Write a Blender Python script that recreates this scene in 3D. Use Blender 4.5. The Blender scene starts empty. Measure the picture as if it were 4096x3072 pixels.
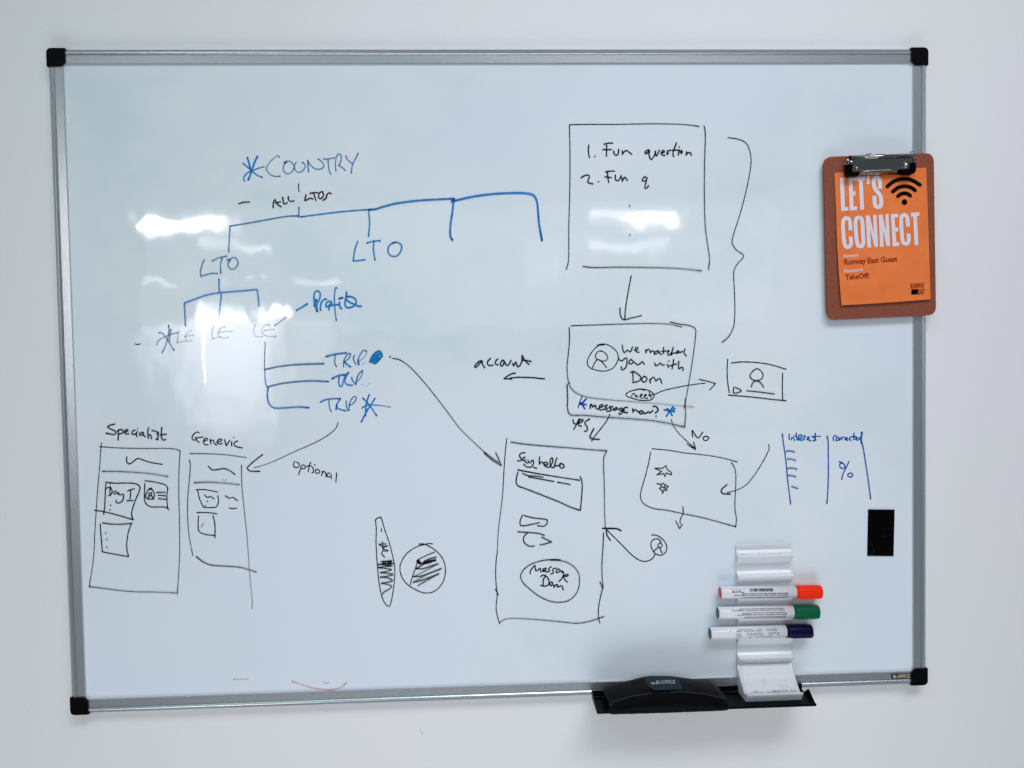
import bpy, bmesh, math, random
from mathutils import Vector, Matrix
random.seed(7)
SC = bpy.context.scene
COL = SC.collection

# ---------------------------------------------------------------- camera
F = 3200.0                      # focal length in pixels of a 4096 px wide frame
CAM = Vector((-0.0350, -1.1045, 0.0300))
def rotm(x, y, z):
    return (Matrix.Rotation(z, 3, 'Z') @ Matrix.Rotation(y, 3, 'Y') @ Matrix.Rotation(x, 3, 'X'))
M = rotm(0.0345, -0.0425, -0.0185) @ Matrix(((1, 0, 0), (0, 0, -1), (0, 1, 0)))
cam = bpy.data.objects.new('camera', bpy.data.cameras.new('camera'))
COL.objects.link(cam)
cam.data.sensor_width = 36.0
cam.data.lens = F / 4096 * 36
cam.data.clip_start = 0.02
cam.data.clip_end = 100
R = Matrix((M[0], -M[1], -M[2])).transposed()
cam.matrix_world = Matrix.Translation(CAM) @ R.to_4x4()
SC.camera = cam
MT = M.transposed()

def U(px, py, y):
    """the point of the real plane at distance y seen at photograph position (px, py)"""
    d = MT @ Vector(((px - 2048) / F, (py - 1536) / F, 1))
    t = (y - CAM.y) / d.y
    return CAM + d * t

# ---------------------------------------------------------------- light
SC.render.engine = 'CYCLES'
SC.view_settings.view_transform = 'Standard'
SC.view_settings.look = 'None'
SC.view_settings.exposure = 0.0
SC.view_settings.gamma = 1.0
SC.cycles.max_bounces = 6
SC.cycles.transparent_max_bounces = 16
world = bpy.data.worlds.new("World")
SC.world = world
world.use_nodes = True
bg = world.node_tree.nodes['Background']
bg.inputs[0].default_value = (0.80, 0.88, 1.0, 1)
bg.inputs[1].default_value = 0.185

def area_light(name, loc, target, sx, sy, radiance, colour=(1, 1, 1)):
    l = bpy.data.lights.new(name, 'AREA')
    l.shape = 'RECTANGLE'
    l.size, l.size_y = sx, sy
    l.energy = radiance * math.pi * sx * sy
    l.color = colour
    o = bpy.data.objects.new(name, l)
    COL.objects.link(o)
    o.location = loc
    d = (Vector(target) - Vector(loc)).normalized()
    o.rotation_euler = d.to_track_quat('-Z', 'Y').to_euler()
    return o
# the two rows of ceiling panels, left and right of the photographer
LIGHTS = [
 ('ceiling_panel', (0.75, -1.6, 1.8), (0.25, 0, -0.15), 1.7, 0.7, 70, (2.03*.525, 1.94*.525, 2.15*.525)),
 ('ceiling_panel', (-0.55, -1.6, 1.8), (0.0, 0, -0.1), 1.9, 0.8, 80, (0.36*.475, 0.64*.475, 0.60*.475)),
 ('low_fill', (0.0, -1.2, -1.7), (-0.05, 0, -0.45), 2.2, 0.9, 70, (0.80*.47, 0.83*.47, 0.84*.47)),  # unseen fill lamp added below to brighten the lower wall
]
for nm, loc, tgt, sx, sy, spread, rgb in LIGHTS:
    pk = max(rgb)
    if pk <= 0: continue
    o = area_light(nm, loc, tgt, sx, sy, pk * 1.36, tuple(c / pk for c in rgb))
    o.data.spread = math.radians(spread)
# far lamps and windows mirrored in the gloss, plus dim ones added round the glare
YB = 0.0035
def mirrored_lamp(x0, y0, x1, y1, dist, radiance, colour=(1, 1, 1)):
    a, b = U(x0, y0, YB), U(x1, y1, YB)
    k = (dist + 0.0) / (YB - CAM.y)
    cx, cz = (a.x + b.x) / 2, (a.z + b.z) / 2
    s = 1 + k
    X = cx + (cx - CAM.x) * k
    Z = cz + (cz - CAM.z) * k
    return area_light('glare_lamp', (X, -dist, Z), (X, 0, Z), abs(b.x - a.x) * s, abs(a.z - b.z) * s, radiance, colour)
mirrored_lamp(548, 868, 905, 915, 5.0, 34)
mirrored_lamp(548, 880, 960, 935, 5.1, 6, (1, .95, 1))
mirrored_lamp(800, 1262, 965, 1286, 5.0, 38)
mirrored_lamp(800, 1216, 828, 1266, 5.2, 30)
mirrored_lamp(825, 1222, 960, 1262, 5.3, 7, (.9, 1, 1))
mirrored_lamp(1022, 1228, 1126, 1274, 5.0, 38)
mirrored_lamp(1142, 1230, 1178, 1270, 5.2, 34)
mirrored_lamp(2500, 853, 2702, 884, 5.0, 36)
mirrored_lamp(2400, 845, 2760, 905, 5.4, 2.2, (1, .96, 1))
mirrored_lamp(2390, 838, 2510, 884, 5.2, 4.5, (1, .97, 1))
mirrored_lamp(2375, 955, 2660, 985, 5.0, 4.5, (1, .96, 1))
mirrored_lamp(2300, 940, 2860, 1010, 5.3, 0.8, (.95, .97, 1))
mirrored_lamp(803, 1290, 826, 1535, 5.0, 26)
mirrored_lamp(780, 975, 1065, 992, 5.0, 8)
mirrored_lamp(1190, 1113, 1370, 1130, 5.0, 6)
mirrored_lamp(930, 1110, 1010, 1122, 5.0, 6)
mirrored_lamp(545, 1130, 690, 1150, 5.0, 5)
# dim overlapping lamps added so the board mirrors a soft haze with fading edges
for k, (xa, xb, yb_) in enumerate(((590, 1190, 1440), (640, 1150, 1530), (720, 1120, 1600), (790, 1095, 1660), (800, 1000, 1720), (850, 1080, 1770), (560, 1140, 1360), (690, 1090, 1690), (790, 1060, 1590))):
    mirrored_lamp(xa, 1288 + (k % 3) * 3, xb, yb_, 5.5 + .07 * k, 1.0, (1, .95, 1))
for k, (xa, xb, yb_) in enumerate(((540, 820, 1480), (570, 800, 1600), (620, 790, 1700), (700, 800, 1780))):
    mirrored_lamp(xa, 1290, xb, yb_, 6.2 + .05 * k, .5, (.92, .97, 1))
mirrored_lamp(540, 830, 3100, 1300, 6.6, 0.75, (.95, .97, 1))
mirrored_lamp(1180, 1290, 1330, 1420, 5.9, 1.6, (1, .95, 1))
mirrored_lamp(2080, 950, 2250, 1120, 5.9, 0.7, (.85, .93, 1))

# ---------------------------------------------------------------- materials
def mat(name, colour, rough=0.5, metal=0.0, spec=0.5):
    m = bpy.data.materials.new(name)
    m.use_nodes = True
    b = m.node_tree.nodes['Principled BSDF']
    b.inputs['Base Color'].default_value = (*colour, 1)
    b.inputs['Roughness'].default_value = rough
    b.inputs['Metallic'].default_value = metal
    b.inputs['Specular IOR Level'].default_value = spec
    return m
def nodes(m):
    return m.node_tree.nodes, m.node_tree.links, m.node_tree.nodes['Principled BSDF']
def noise(m, scale, detail=3.0, rough=0.5, stretch=(1, 1, 1)):
    n, l, b = nodes(m)
    tc = n.new('ShaderNodeNewGeometry')
    mp = n.new('ShaderNodeMapping')
    mp.inputs['Scale'].default_value = stretch
    l.new(tc.outputs['Position'], mp.inputs['Vector'])
    t = n.new('ShaderNodeTexNoise')
    t.inputs['Scale'].default_value = scale
    t.inputs['Detail'].default_value = detail
    t.inputs['Roughness'].default_value = rough
    l.new(mp.outputs[0], t.inputs['Vector'])
    return t.outputs['Fac']
def remap(m, sock, a, b, c, d):
    n, l, _ = nodes(m)
    r = n.new('ShaderNodeMapRange')
    r.inputs[1].default_value, r.inputs[2].default_value = a, b
    r.inputs[3].default_value, r.inputs[4].default_value = c, d
    l.new(sock, r.inputs[0])
    return r.outputs[0]
def mixcol(m, fac, c1, c2):
    n, l, _ = nodes(m)
    x = n.new('ShaderNodeMix')
    x.data_type = 'RGBA'
    l.new(fac, x.inputs[0])
    for i, c in ((6, c1), (7, c2)):
        if isinstance(c, tuple): x.inputs[i].default_value = (*c, 1)
        else: l.new(c, x.inputs[i])
    return x.outputs[2]
def bump(m, sock, dist, strength=1.0):
    n, l, b = nodes(m)
    bp = n.new('ShaderNodeBump')
    bp.inputs['Distance'].default_value = dist
    bp.inputs['Strength'].default_value = strength
    l.new(sock, bp.inputs['Height'])
    l.new(bp.outputs[0], b.inputs['Normal'])

# painted wall
m_wall = mat('wall_paint', (0.76, 0.765, 0.80), 0.55)
n, l, b = nodes(m_wall)
l.new(mixcol(m_wall, remap(m_wall, noise(m_wall, 2.2, 3), .35, .65, 0, 1), (0.815, 0.835, 0.83), (0.835, 0.82, 0.84)), b.inputs['Base Color'])
bump(m_wall, noise(m_wall, 260, 4, .6), 0.0006, 0.5)
# enamelled board face: wiped-over film, faint ghosts, slightly wavy gloss
m_board = mat('board_enamel', (0.70, 0.76, 0.80), 0.12)
n, l, b = nodes(m_board)
film = remap(m_board, noise(m_board, 4.2, 6, .62, (1, 1, 1)), .38, .64, 0, 1)
wipe = remap(m_board, noise(m_board, 7.0, 5, .6, (1.0, 1, .35)), .3, .7, 0, 1)
c1 = mixcol(m_board, film, (0.69, 0.79, 0.83), (0.81, 0.865, 0.885))
tint = remap(m_board, noise(m_board, 1.6, 2), .4, .62, 0, 1)
l.new(mixcol(m_board, tint, c1, (0.77, 0.835, 0.91)), b.inputs['Base Color'])
ad = n.new('ShaderNodeMath'); ad.operation = 'MULTIPLY_ADD'
l.new(wipe, ad.inputs[0]); ad.inputs[1].default_value = 0.040; ad.inputs[2].default_value = 0.022
l.new(ad.outputs[0], b.inputs['Roughness'])
bump(m_board, noise(m_board, 9.0, 2.5, .55, (1, 1, .6)), 0.0011, 1.0)
# frame and plastics
m_alu = mat('aluminium', (0.55, 0.59, 0.61), 0.27, 0.85)
bump(m_alu, noise(m_alu, 900, 2), 0.0001, .6)
m_black = mat('black_plastic', (0.0018, 0.0018, 0.0022), 0.38, 0, 0.07)
bump(m_black, noise(m_black, 1500, 2), 0.0001, .5)
m_magnet = mat('black_magnet_sheet', (0.002, 0.002, 0.002), 0.6, 0, 0.03)
n, l, b = nodes(m_magnet)
sp = remap(m_magnet, noise(m_magnet, 60, 5, .7), .60, .76, 0, 1)
l.new(mixcol(m_magnet, sp, (0.0015, 0.0015, 0.0015), (0.03, 0.035, 0.05)), b.inputs['Base Color'])
m_felt = mat('black_felt', (0.010, 0.013, 0.015), 0.95, 0, 0.05)
bump(m_felt, noise(m_felt, 700, 4), 0.001, 1)
m_felt_edge = mat('pale_seam', (0.06, 0.07, 0.07), 0.7)  # thin pale line along the eraser's crease
m_rubber = mat('slate_rubber', (0.012, 0.026, 0.036), 0.6, 0, 0.15)
bump(m_rubber, noise(m_rubber, 1800, 2), 0.0002, .6)
m_print = mat('pale_print', (0.27, 0.31, 0.33), 0.5)
m_gold = mat('gilt_print', (0.72, 0.66, 0.42), 0.4)
m_white_plastic = mat('white_plastic', (0.80, 0.79, 0.83), 0.24)
m_white_plastic.node_tree.nodes['Principled BSDF'].inputs['Subsurface Weight'].default_value = 0.6
m_white_plastic.node_tree.nodes['Principled BSDF'].inputs['Subsurface Radius'].default_value = (1, 1, 1)
m_white_plastic.node_tree.nodes['Principled BSDF'].inputs['Subsurface Scale'].default_value = 0.006
n, l, b = nodes(m_white_plastic)
dirt = remap(m_white_plastic, noise(m_white_plastic, 38, 6, .7, (1, 1, 1)), .60, .78, 0, 1)
l.new(mixcol(m_white_plastic, dirt, (0.78, 0.81, 0.85), (0.68, 0.70, 0.72)), b.inputs['Base Color'])
m_dirty_plastic = mat('soiled_white_plastic', (0.74, 0.75, 0.76), 0.4)
n, l, b = nodes(m_dirty_plastic)
dirt = remap(m_dirty_plastic, noise(m_dirty_plastic, 55, 6, .75, (1, 1, .8)), .52, .78, 0, 1)
l.new(mixcol(m_dirty_plastic, dirt, (0.74, 0.75, 0.77), (0.52, 0.52, 0.50)), b.inputs['Base Color'])
m_ink_dust = mat('ink_dust', (0.16, 0.16, 0.14), 0.9)
m_barrel = mat('marker_barrel', (0.80, 0.80, 0.84), 0.25)
m_red = mat('red_cap_plastic', (1.0, 0.030, 0.002), 0.4, 0, .15)
m_green = mat('green_cap_plastic', (0.0, 0.115, 0.045), 0.4, 0, .15)
m_navy = mat('navy_cap_plastic', (0.003, 0.001, 0.036), 0.4, 0, .12)
m_redplug = mat('red_end_plug', (0.75, 0.07, 0.03), 0.5)
m_greenplug = mat('green_end_plug', (0.03, 0.15, 0.10), 0.5)
m_greyplug = mat('grey_end_plug', (0.05, 0.055, 0.07), 0.5)
m_text = mat('black_print', (0.03, 0.03, 0.035), 0.5)
m_text_grey = mat('worn_black_print', (0.07, 0.07, 0.08), 0.5)
m_hard = mat('hardboard', (0.235, 0.080, 0.048), 0.62, 0, .15)
n, l, b = nodes(m_hard)
l.new(mixcol(m_hard, remap(m_hard, noise(m_hard, 300, 5, .7), .35, .7, 0, 1), (0.225, 0.060, 0.034), (0.30, 0.095, 0.058)), b.inputs['Base Color'])
bump(m_hard, noise(m_hard, 900, 3), 0.0002, .6)
m_paper = mat('orange_paper', (0.78, 0.235, 0.052), 0.6, 0, .2)
n, l, b = nodes(m_paper)
l.new(mixcol(m_paper, remap(m_paper, noise(m_paper, 22, 5, .6), .35, .7, 0, 1), (0.82, 0.185, 0.040), (0.90, 0.235, 0.062)), b.inputs['Base Color'])
m_pwhite = mat('white_paper_print', (0.76, 0.72, 0.80), 0.6)
m_pblack = mat('black_paper_print', (0.0025, 0.0025, 0.0025), 0.6, 0, .05)
m_pred = mat('dark_red_paper_print', (0.30, 0.018, 0.006), 0.6, 0, .1)
m_chrome = mat('chrome', (0.30, 0.31, 0.28), 0.10, 1.0)
bump(m_chrome, noise(m_chrome, 60, 3), 0.0004, .5)
m_clipblack = mat('clip_grip_rubber', (0.0012, 0.0012, 0.0012), 0.4, 0, .04)

# marker ink: colour and density come with each stroke (attribute), broken by a dry-pen grain
m_ink = bpy.data.materials.new('marker_ink')
m_ink.use_nodes = True
n, l, b = nodes(m_ink)
at = n.new('ShaderNodeAttribute'); at.attribute_name = 'ink'
l.new(at.outputs['Color'], b.inputs['Base Color'])
b.inputs['Roughness'].default_value = 0.16
b.inputs['Specular IOR Level'].default_value = 0.22
gr = remap(m_ink, noise(m_ink, 420, 3, .6), .3, .7, 0.84, 1.14)
s = n.new('ShaderNodeMath'); s.operation = 'MULTIPLY'; s.use_clamp = True
l.new(at.outputs['Alpha'], s.inputs[0]); l.new(gr, s.inputs[1])
l.new(s.outputs[0], b.inputs['Alpha'])

# ---------------------------------------------------------------- helpers
def link(name, me, m, parent=None):
    o = bpy.data.objects.new(name, me)
    COL.objects.link(o)
    if m: me.materials.append(m)
    if parent: o.parent = parent
    return o
def from_bm(name, bm, m, parent=None, smooth=False):
    bmesh.ops.recalc_face_normals(bm, faces=bm.faces)
    me = bpy.data.meshes.new(name)
    bm.to_mesh(me); bm.free()
    if smooth:
        for p in me.polygons: p.use_smooth = True
    return link(name, me, m, parent)
def tag(o, label, cat=None, group=None, kind=None):
    if label: o['label'] = label
    if cat: o['category'] = cat
    if group: o['group'] = group
    if kind: o['kind'] = kind
    return o
def thing(name, label, cat, group=None):
    o = bpy.data.objects.new(name, None)
    o.empty_display_size = 0.02
    COL.objects.link(o)
    return tag(o, label, cat, group)
def prism(name, front, depth, m, parent=None, bev=0.0):
    """front: list of points (Vector) near a plane y=const; extruded by depth towards +y (the wall)"""
    bm = bmesh.new()
    vs = [bm.verts.new(p) for p in front]
    f = bm.faces.new(vs)
    r = bmesh.ops.extrude_face_region(bm, geom=[f])
    for v in [g for g in r['geom'] if isinstance(g, bmesh.types.BMVert)]:
        v.co.y += depth
    if bev:
        es = [e for e in bm.edges if all(v in vs for v in e.verts)]
        bmesh.ops.bevel(bm, geom=es, offset=bev, segments=2, profile=0.6, affect='EDGES')
    return from_bm(name, bm, m, parent)
def round_poly(pts, r, seg=6):
    """rounded corners for a closed polygon of Vectors"""
    out = []
    N = len(pts)
    for i, p in enumerate(pts):
        rr = r[i] if isinstance(r, (list, tuple)) else r
        a, c = pts[i - 1], pts[(i + 1) % N]
        if rr <= 0: out.append(p.copy()); continue
        u, v = (a - p).normalized(), (c - p).normalized()
        ang = u.angle(v)
        d = min(rr / math.tan(ang / 2), (a - p).length * .49, (c - p).length * .49)
        s, e = p + u * d, p + v * d
        for k in range(seg + 1):
            t = k / seg
            out.append(s * (1 - t) ** 2 + p * 2 * t * (1 - t) + e * t * t)
    return out
def extrude_x(name, prof, x0, x1, m, parent=None, smooth=False):
    """solid with cross-section prof [(y,z)...] between x0 and x1"""
    bm = bmesh.new()
    A = [bm.verts.new((x0, y, z)) for y, z in prof]
    B = [bm.verts.new((x1, y, z)) for y, z in prof]
    N = len(prof)
    for i in range(N): bm.faces.new((A[i], A[(i + 1) % N], B[(i + 1) % N], B[i]))
    bm.faces.new(A); bm.faces.new(B[::-1])
    return from_bm(name, bm, m, parent, smooth)

# pieces of the photograph measured separately: origin and scale of each
T = dict(A=(900, 560, 1.58), B=(500, 1000, 1.8433), C=(2200, 450, 1.8433), D=(2200, 1250, 2.212), E=(300, 1650, 2.07375),
         Fq=(1400, 1350, 1.50818), G=(1950, 1700, 2.07375), H=(2500, 1650, 2.10667), opt=(1150, 1800, 8.848), acc=(1880, 1400, 6.9125),
         int=(3110, 1710, 5.53), msg=(2300, 1580, 5.2667), mat=(2330, 1360, 5.0273), day=(370, 1900, 6.32), spe=(410, 1680, 3.6867),
         mdm=(2050, 2220, 7.3733), say=(2050, 1780, 7.3733), fea=(1480, 2050, 4.147), cty=(940, 600, 4.2538), fun=(2300, 540, 4.424),
         prf=(1230, 1120, 9.2167), trp=(1270, 1380, 5.184), le=(600, 1260, 3.6867), lto=(500, 800, 2.4578), red=(850, 2600, 3.403),
         CB=(3250, 560, 2.1545), CL=(3330, 600, 5.978), MH=(2750, 2130, 2.212), ER=(2330, 2650, 2.212), MG=(3400, 1980, 5.528))
def P(tile, x, y, depth):
    ox, oy, s = T[tile]
    return U(ox + x / s, oy + y / s, depth)
def parse(txt):
    pcs, cur = [], []
    for tok in txt.split():
        brk = tok.endswith('!')
        x, y = tok.rstrip('!').split(',')
        cur.append((float(x), float(y)))
        if brk:
            pcs.append(cur); cur = [cur[-1]]
    if len(cur) > 1 or not pcs: pcs.append(cur)
    return pcs
def catmull(pts, step):
    if len(pts) < 3: 
        a, b = pts[0], pts[-1]
        n = max(1, int((b - a).length / step))
        return [a.lerp(b, i / n) for i in range(n + 1)]
    out = []
    q = [pts[0] * 2 - pts[1]] + pts + [pts[-1] * 2 - pts[-2]]
    for i in range(1, len(q) - 2):
        p0, p1, p2, p3 = q[i - 1:i + 3]
        t0 = 0; t1 = max(1e-5, (p1 - p0).length ** .5); t2 = t1 + max(1e-5, (p2 - p1).length ** .5); t3 = t2 + max(1e-5, (p3 - p2).length ** .5)
        k = max(2, int((p2 - p1).length / step))
        for j in range(k):
            t = t1 + (t2 - t1) * j / k
            a1 = p0 * ((t1 - t) / (t1 - t0)) + p1 * ((t - t0) / (t1 - t0))
            a2 = p1 * ((t2 - t) / (t2 - t1)) + p2 * ((t - t1) / (t2 - t1))
            a3 = p2 * ((t3 - t) / (t3 - t2)) + p3 * ((t - t2) / (t3 - t2))
            b1 = a1 * ((t2 - t) / (t2 - t0)) + a2 * ((t - t0) / (t2 - t0))
            b2 = a2 * ((t3 - t) / (t3 - t1)) + a3 * ((t - t1) / (t3 - t1))
            out.append(b1 * ((t2 - t) / (t2 - t1)) + b2 * ((t - t1) / (t2 - t1)))
    out.append(pts[-1])
    return out
class Ribbon:
    """flat strokes laid on a surface at height y0, each sample a hair above the last so that crossings stack"""
    def __init__(s, y0): s.v, s.f, s.c, s.k, s.y0 = [], [], [], 0, y0
    def stroke(s, pts, w, c0, c1, d0, d1, caps=True, wob=0.10, step=None):
        sm = catmull(pts, step or max(w * .8, 0.0012))
        N = len(sm)
        left, right = [], []
        ph = random.random() * 9
        for i, p in enumerate(sm):
            a, b = sm[max(0, i - 1)], sm[min(N - 1, i + 1)]
            t = b - a
            if t.length < 1e-9: t = Vector((1, 0, 0))
            nrm = Vector((-t.z, 0, t.x)).normalized()
            f = i / max(1, N - 1)
            e = min(1, min(f, 1 - f) * 12)
            ww = w / 2 * (1 + wob * math.sin(ph + i * .7) * .5 + wob * (random.random() - .5))
            s.k += 1
            yy = s.y0 - 2.0e-6 * s.k
            cc = [c1[j] + (c0[j] - c1[j]) * e for j in range(3)]
            dd = d0 + (d1 - d0) * f
            if caps: dd = max(dd, dd + (1 - e) * .25)
            for sg, lst in ((1, left), (-1, right)):
                q = p + nrm * ww * sg
                lst.append(len(s.v)); s.v.append((q.x, yy, q.z)); s.c.append((*cc, min(1, dd)))
        for i in range(N - 1): s.f.append((left[i], left[i + 1], right[i + 1], right[i]))
        if caps:
            for i, sg in ((0, -1), (N - 1, 1)):
                a, b = sm[max(0, i - 1)], sm[min(N - 1, i + 1)]
                t = (b - a)
                t = t.normalized() if t.length > 1e-9 else Vector((1, 0, 0))
                nrm = Vector((-t.z, 0, t.x))
                base = s.v[left[i]][1]
                ids = [left[i]]
                hw = (Vector(s.v[left[i]]) - Vector(s.v[right[i]])).length / 2
                for k in range(1, 5):
                    an = math.pi * k / 5
                    q = sm[i] + nrm * hw * math.cos(an) + t * sg * hw * math.sin(an)
                    ids.append(len(s.v)); s.v.append((q.x, base, q.z)); s.c.append(s.c[left[i]])
                ids.append(right[i])
                s.f.append(tuple(ids))
    def blob(s, pts, c, d):
        s.k += 3
        ids = []
        for p in pts:
            ids.append(len(s.v)); s.v.append((p.x, s.y0 - 2e-6 * s.k, p.z)); s.c.append((*c, d))
        s.f.append(tuple(ids))
    def dot(s, p, r, c, d):
        s.blob([p + Vector((math.cos(a * .785) * r * (1 + .15 * math.sin(a * 3)), 0, math.sin(a * .785) * r)) for a in range(8)], c, d)
    def build(s, name, m, parent, label=None, attr=True):
        me = bpy.data.meshes.new(name)
        me.from_pydata(s.v, [], s.f)
        if attr:
            at = me.color_attributes.new('ink', 'FLOAT_COLOR', 'POINT')
            for i, c in enumerate(s.c): at.data[i].color = c
        o = link(name, me, m, parent)
        if label: o['label'] = label
        return o

# ---------------------------------------------------------------- the wall
YW = 0.0150
me = bpy.data.meshes.new('wall')
me.from_pydata([(-3, YW, -2), (3, YW, -2), (3, YW, 2), (-3, YW, 2), (-3, YW + .1, -2), (3, YW + .1, -2), (3, YW + .1, 2), (-3, YW + .1, 2)], [],
               [(0, 1, 2, 3), (4, 7, 6, 5), (0, 4, 5, 1), (1, 5, 6, 2), (2, 6, 7, 3), (3, 7, 4, 0)])
wall = tag(link('wall', me, m_wall), 'plain white painted wall behind the whiteboard', kind='structure')
rb = Ribbon(YW - .0002)
a, b2 = U(1682, 2918, YW), U(1690, 2936, YW)
rb.stroke([a, b2], .0009, (.2, .2, .22), (.2, .2, .22), .45, .45)
rb.build('scuff_mark', m_ink, wall)

# ---------------------------------------------------------------- the whiteboard
W2, H2 = 0.6, 0.45
board = thing('whiteboard', 'white dry-wipe board in an aluminium frame, covered in black and blue marker sketches', 'whiteboard')
board.location = (0, 0, 0)
FW = 0.0196
prof = [(0, YW - .0002), (0, .0052), (.0004, .0036), (.0012, .0022), (.0034, .0008), (.0038, .0001), (.0050, -.0006), (.0058, -.0004), (.0060, .0000), (.0072, -.0005), (.0082, .0002), (.0086, .0014),
        (.0094, .0014), (.0097, .0004), (.0194, .0006), (FW, .0010), (FW, .0048), (.012, YW - .0002)]
CAPL = 0.0228
def rail(axis, sign):
    bm = bmesh.new()
    L = (W2 if axis == 'h' else H2) - CAPL
    rings = []
    for e in (-L, L):
        ring = []
        for u, y in prof:
            if axis == 'h': ring.append(bm.verts.new((e, y, sign * (H2 - u))))
            else: ring.append(bm.verts.new((sign * (W2 - u), y, e)))
        rings.append(ring)
    A, B = rings
    N = len(prof)
    for i in range(N): bm.faces.new((A[i], A[(i + 1) % N], B[(i + 1) % N], B[i]))
    bm.faces.new(A); bm.faces.new(B[::-1])
    return from_bm('frame_rail', bm, m_alu, board)
for ax, sg, lb in (('h', 1, 'top frame rail'), ('h', -1, 'bottom frame rail'), ('v', -1, 'left frame rail'), ('v', 1, 'right frame rail')):
    rail(ax, sg)['label'] = lb
me = bpy.data.meshes.new('writing_surface')
x, z = W2 - .017, H2 - .017
me.from_pydata([(-x, YB, -z), (x, YB, -z), (x, YB, z), (-x, YB, z), (-x, YB + .008, -z), (x, YB + .008, -z), (x, YB + .008, z), (-x, YB + .008, z)], [],
               [(0, 1, 2, 3), (4, 7, 6, 5), (0, 4, 5, 1), (1, 5, 6, 2), (2, 6, 7, 3), (3, 7, 4, 0)])
link('writing_surface', me, m_board, board)
for sx in (-1, 1):
    for sz in (-1, 1):
        c = .0242; i = .0204; r = .0064
        pts = []
        for k in range(7):
            an = math.pi / 2 * k / 6
            pts.append((r - r * math.sin(an) if False else r - r * math.cos(an), r - r * math.sin(an)))
        pts += [(c, 0), (c, i - .0014)]
        # concave inner corner
        for k in range(7):
            an = math.pi / 2 * k / 6
            pts.append((c - (c - i + .0018) * math.sin(an) , i - .0014 + (c - i + .0014) * (1 - math.cos(an))))
        pts += [(0, c)]
        vv = [Vector((sx * (W2 + .0003 - u), -.0022, sz * (H2 + .0003 - w))) for u, w in pts]
        o = prism('corner_cap', vv, YW - .0002 + .0022, m_black, board, bev=.0012)
        o['label'] = ('black %s %s corner cap' % ('upper' if sz > 0 else 'lower', 'right' if sx > 0 else 'left'))

# text helper: a font curve turned into mesh and fitted into a parallelogram
def text_mesh(txt, bold=0.0, res=2):
    cu = bpy.data.curves.new('t', 'FONT')
    cu.body = txt
    cu.size = 1
    cu.offset = bold
    cu.resolution_u = res
    ob = bpy.data.objects.new('t', cu)
    COL.objects.link(ob)
    dg = bpy.context.evaluated_depsgraph_get()
    me = bpy.data.meshes.new_from_object(ob.evaluated_get(dg))
    v = [(p.co.x, p.co.y) for p in me.vertices]
    f = [tuple(p.vertices) for p in me.polygons]
    bpy.data.objects.remove(ob); bpy.data.curves.remove(cu); bpy.data.meshes.remove(me)
    x0 = min(a for a, _ in v); x1 = max(a for a, _ in v)
    return [((a - x0) / (x1 - x0), b / (x1 - x0)) for a, b in v], f
def place_text(name, txt, p0, p1, hscale, m, parent, bold=0.0, off=0.0):
    """baseline from p0 to p1 (Vectors); hscale stretches the height"""
    v, f = text_mesh(txt, bold)
    d = p1 - p0
    up = Vector((-d.z, 0, d.x)) * hscale
    me = bpy.data.meshes.new(name)
    me.from_pydata([tuple(p0 + d * a + up * b2 + Vector((0, off, 0))) for a, b2 in v], [], f)
    return link(name, me, m, parent)

# brand plate on the bottom rail
T['BP'] = (3450, 2600, 7.373)
pl = prism('brand_plate', round_poly([P('BP', x, y, -.0006) for x, y in ((868, 852), (1412, 836), (1410, 706), (862, 716))], .0004, 3), .0011, m_pblack, board)
place_text('lettering', 'Bi-OFFICE', P('BP', 905, 832, -.0009), P('BP', 1392, 815, -.0009), 1.25, m_gold, pl, .012)

# ---- the writing
BLK, NAV, BLU, SLA, RED = (.003, .006, .008), (.002, .025, .30), (.0, .215, .58), (.03, .20, .40), (.80, .28, .40)
PX = 1 / 2936.0
count = [0]
def ink(name, label, tile, col, w, strokes, dots='', dot_r=3.6, dens=(1, .85), end=None):
    count[0] += 1
    rb = Ribbon(YB - .00012 - .00006 * (count[0] % 9))
    for st in strokes:
        ww, d0, d1, cc = w, dens[0], dens[1], col
        t = tile
        if isinstance(st, tuple):
            st, o = st
            ww = o.get('w', w); d0, d1 = o.get('d', (d0, d1)); cc = o.get('c', col); t = o.get('t', tile)
        ee = end or (NAV if cc in (BLU, SLA) else cc)
        pcs = parse(st)
        n = len(pcs)
        for i, pc in enumerate(pcs):
            pp = [P(t, x, y, YB) for x, y in pc]
            if len(pp) == 1: rb.dot(pp[0], dot_r * PX, cc, d0); continue
            rb.stroke(pp, ww * (1.12 if max(cc) > .3 else 1.16) * PX, cc, ee if n == 1 else cc, d0 + (d1 - d0) * i / n, d0 + (d1 - d0) * (i + 1) / n)
    for tok in dots.split():
        x, y = map(float, tok.split(','))
        rb.dot(P(tile, x, y, YB), dot_r * PX, col, dens[0])
    return rb.build(name, m_ink, board, label)
G = 'drawn_shape'; HW = 'handwritten_word'; AR = 'drawn_arrow'; LN = 'drawn_line'; BX = 'drawn_box'

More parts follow.
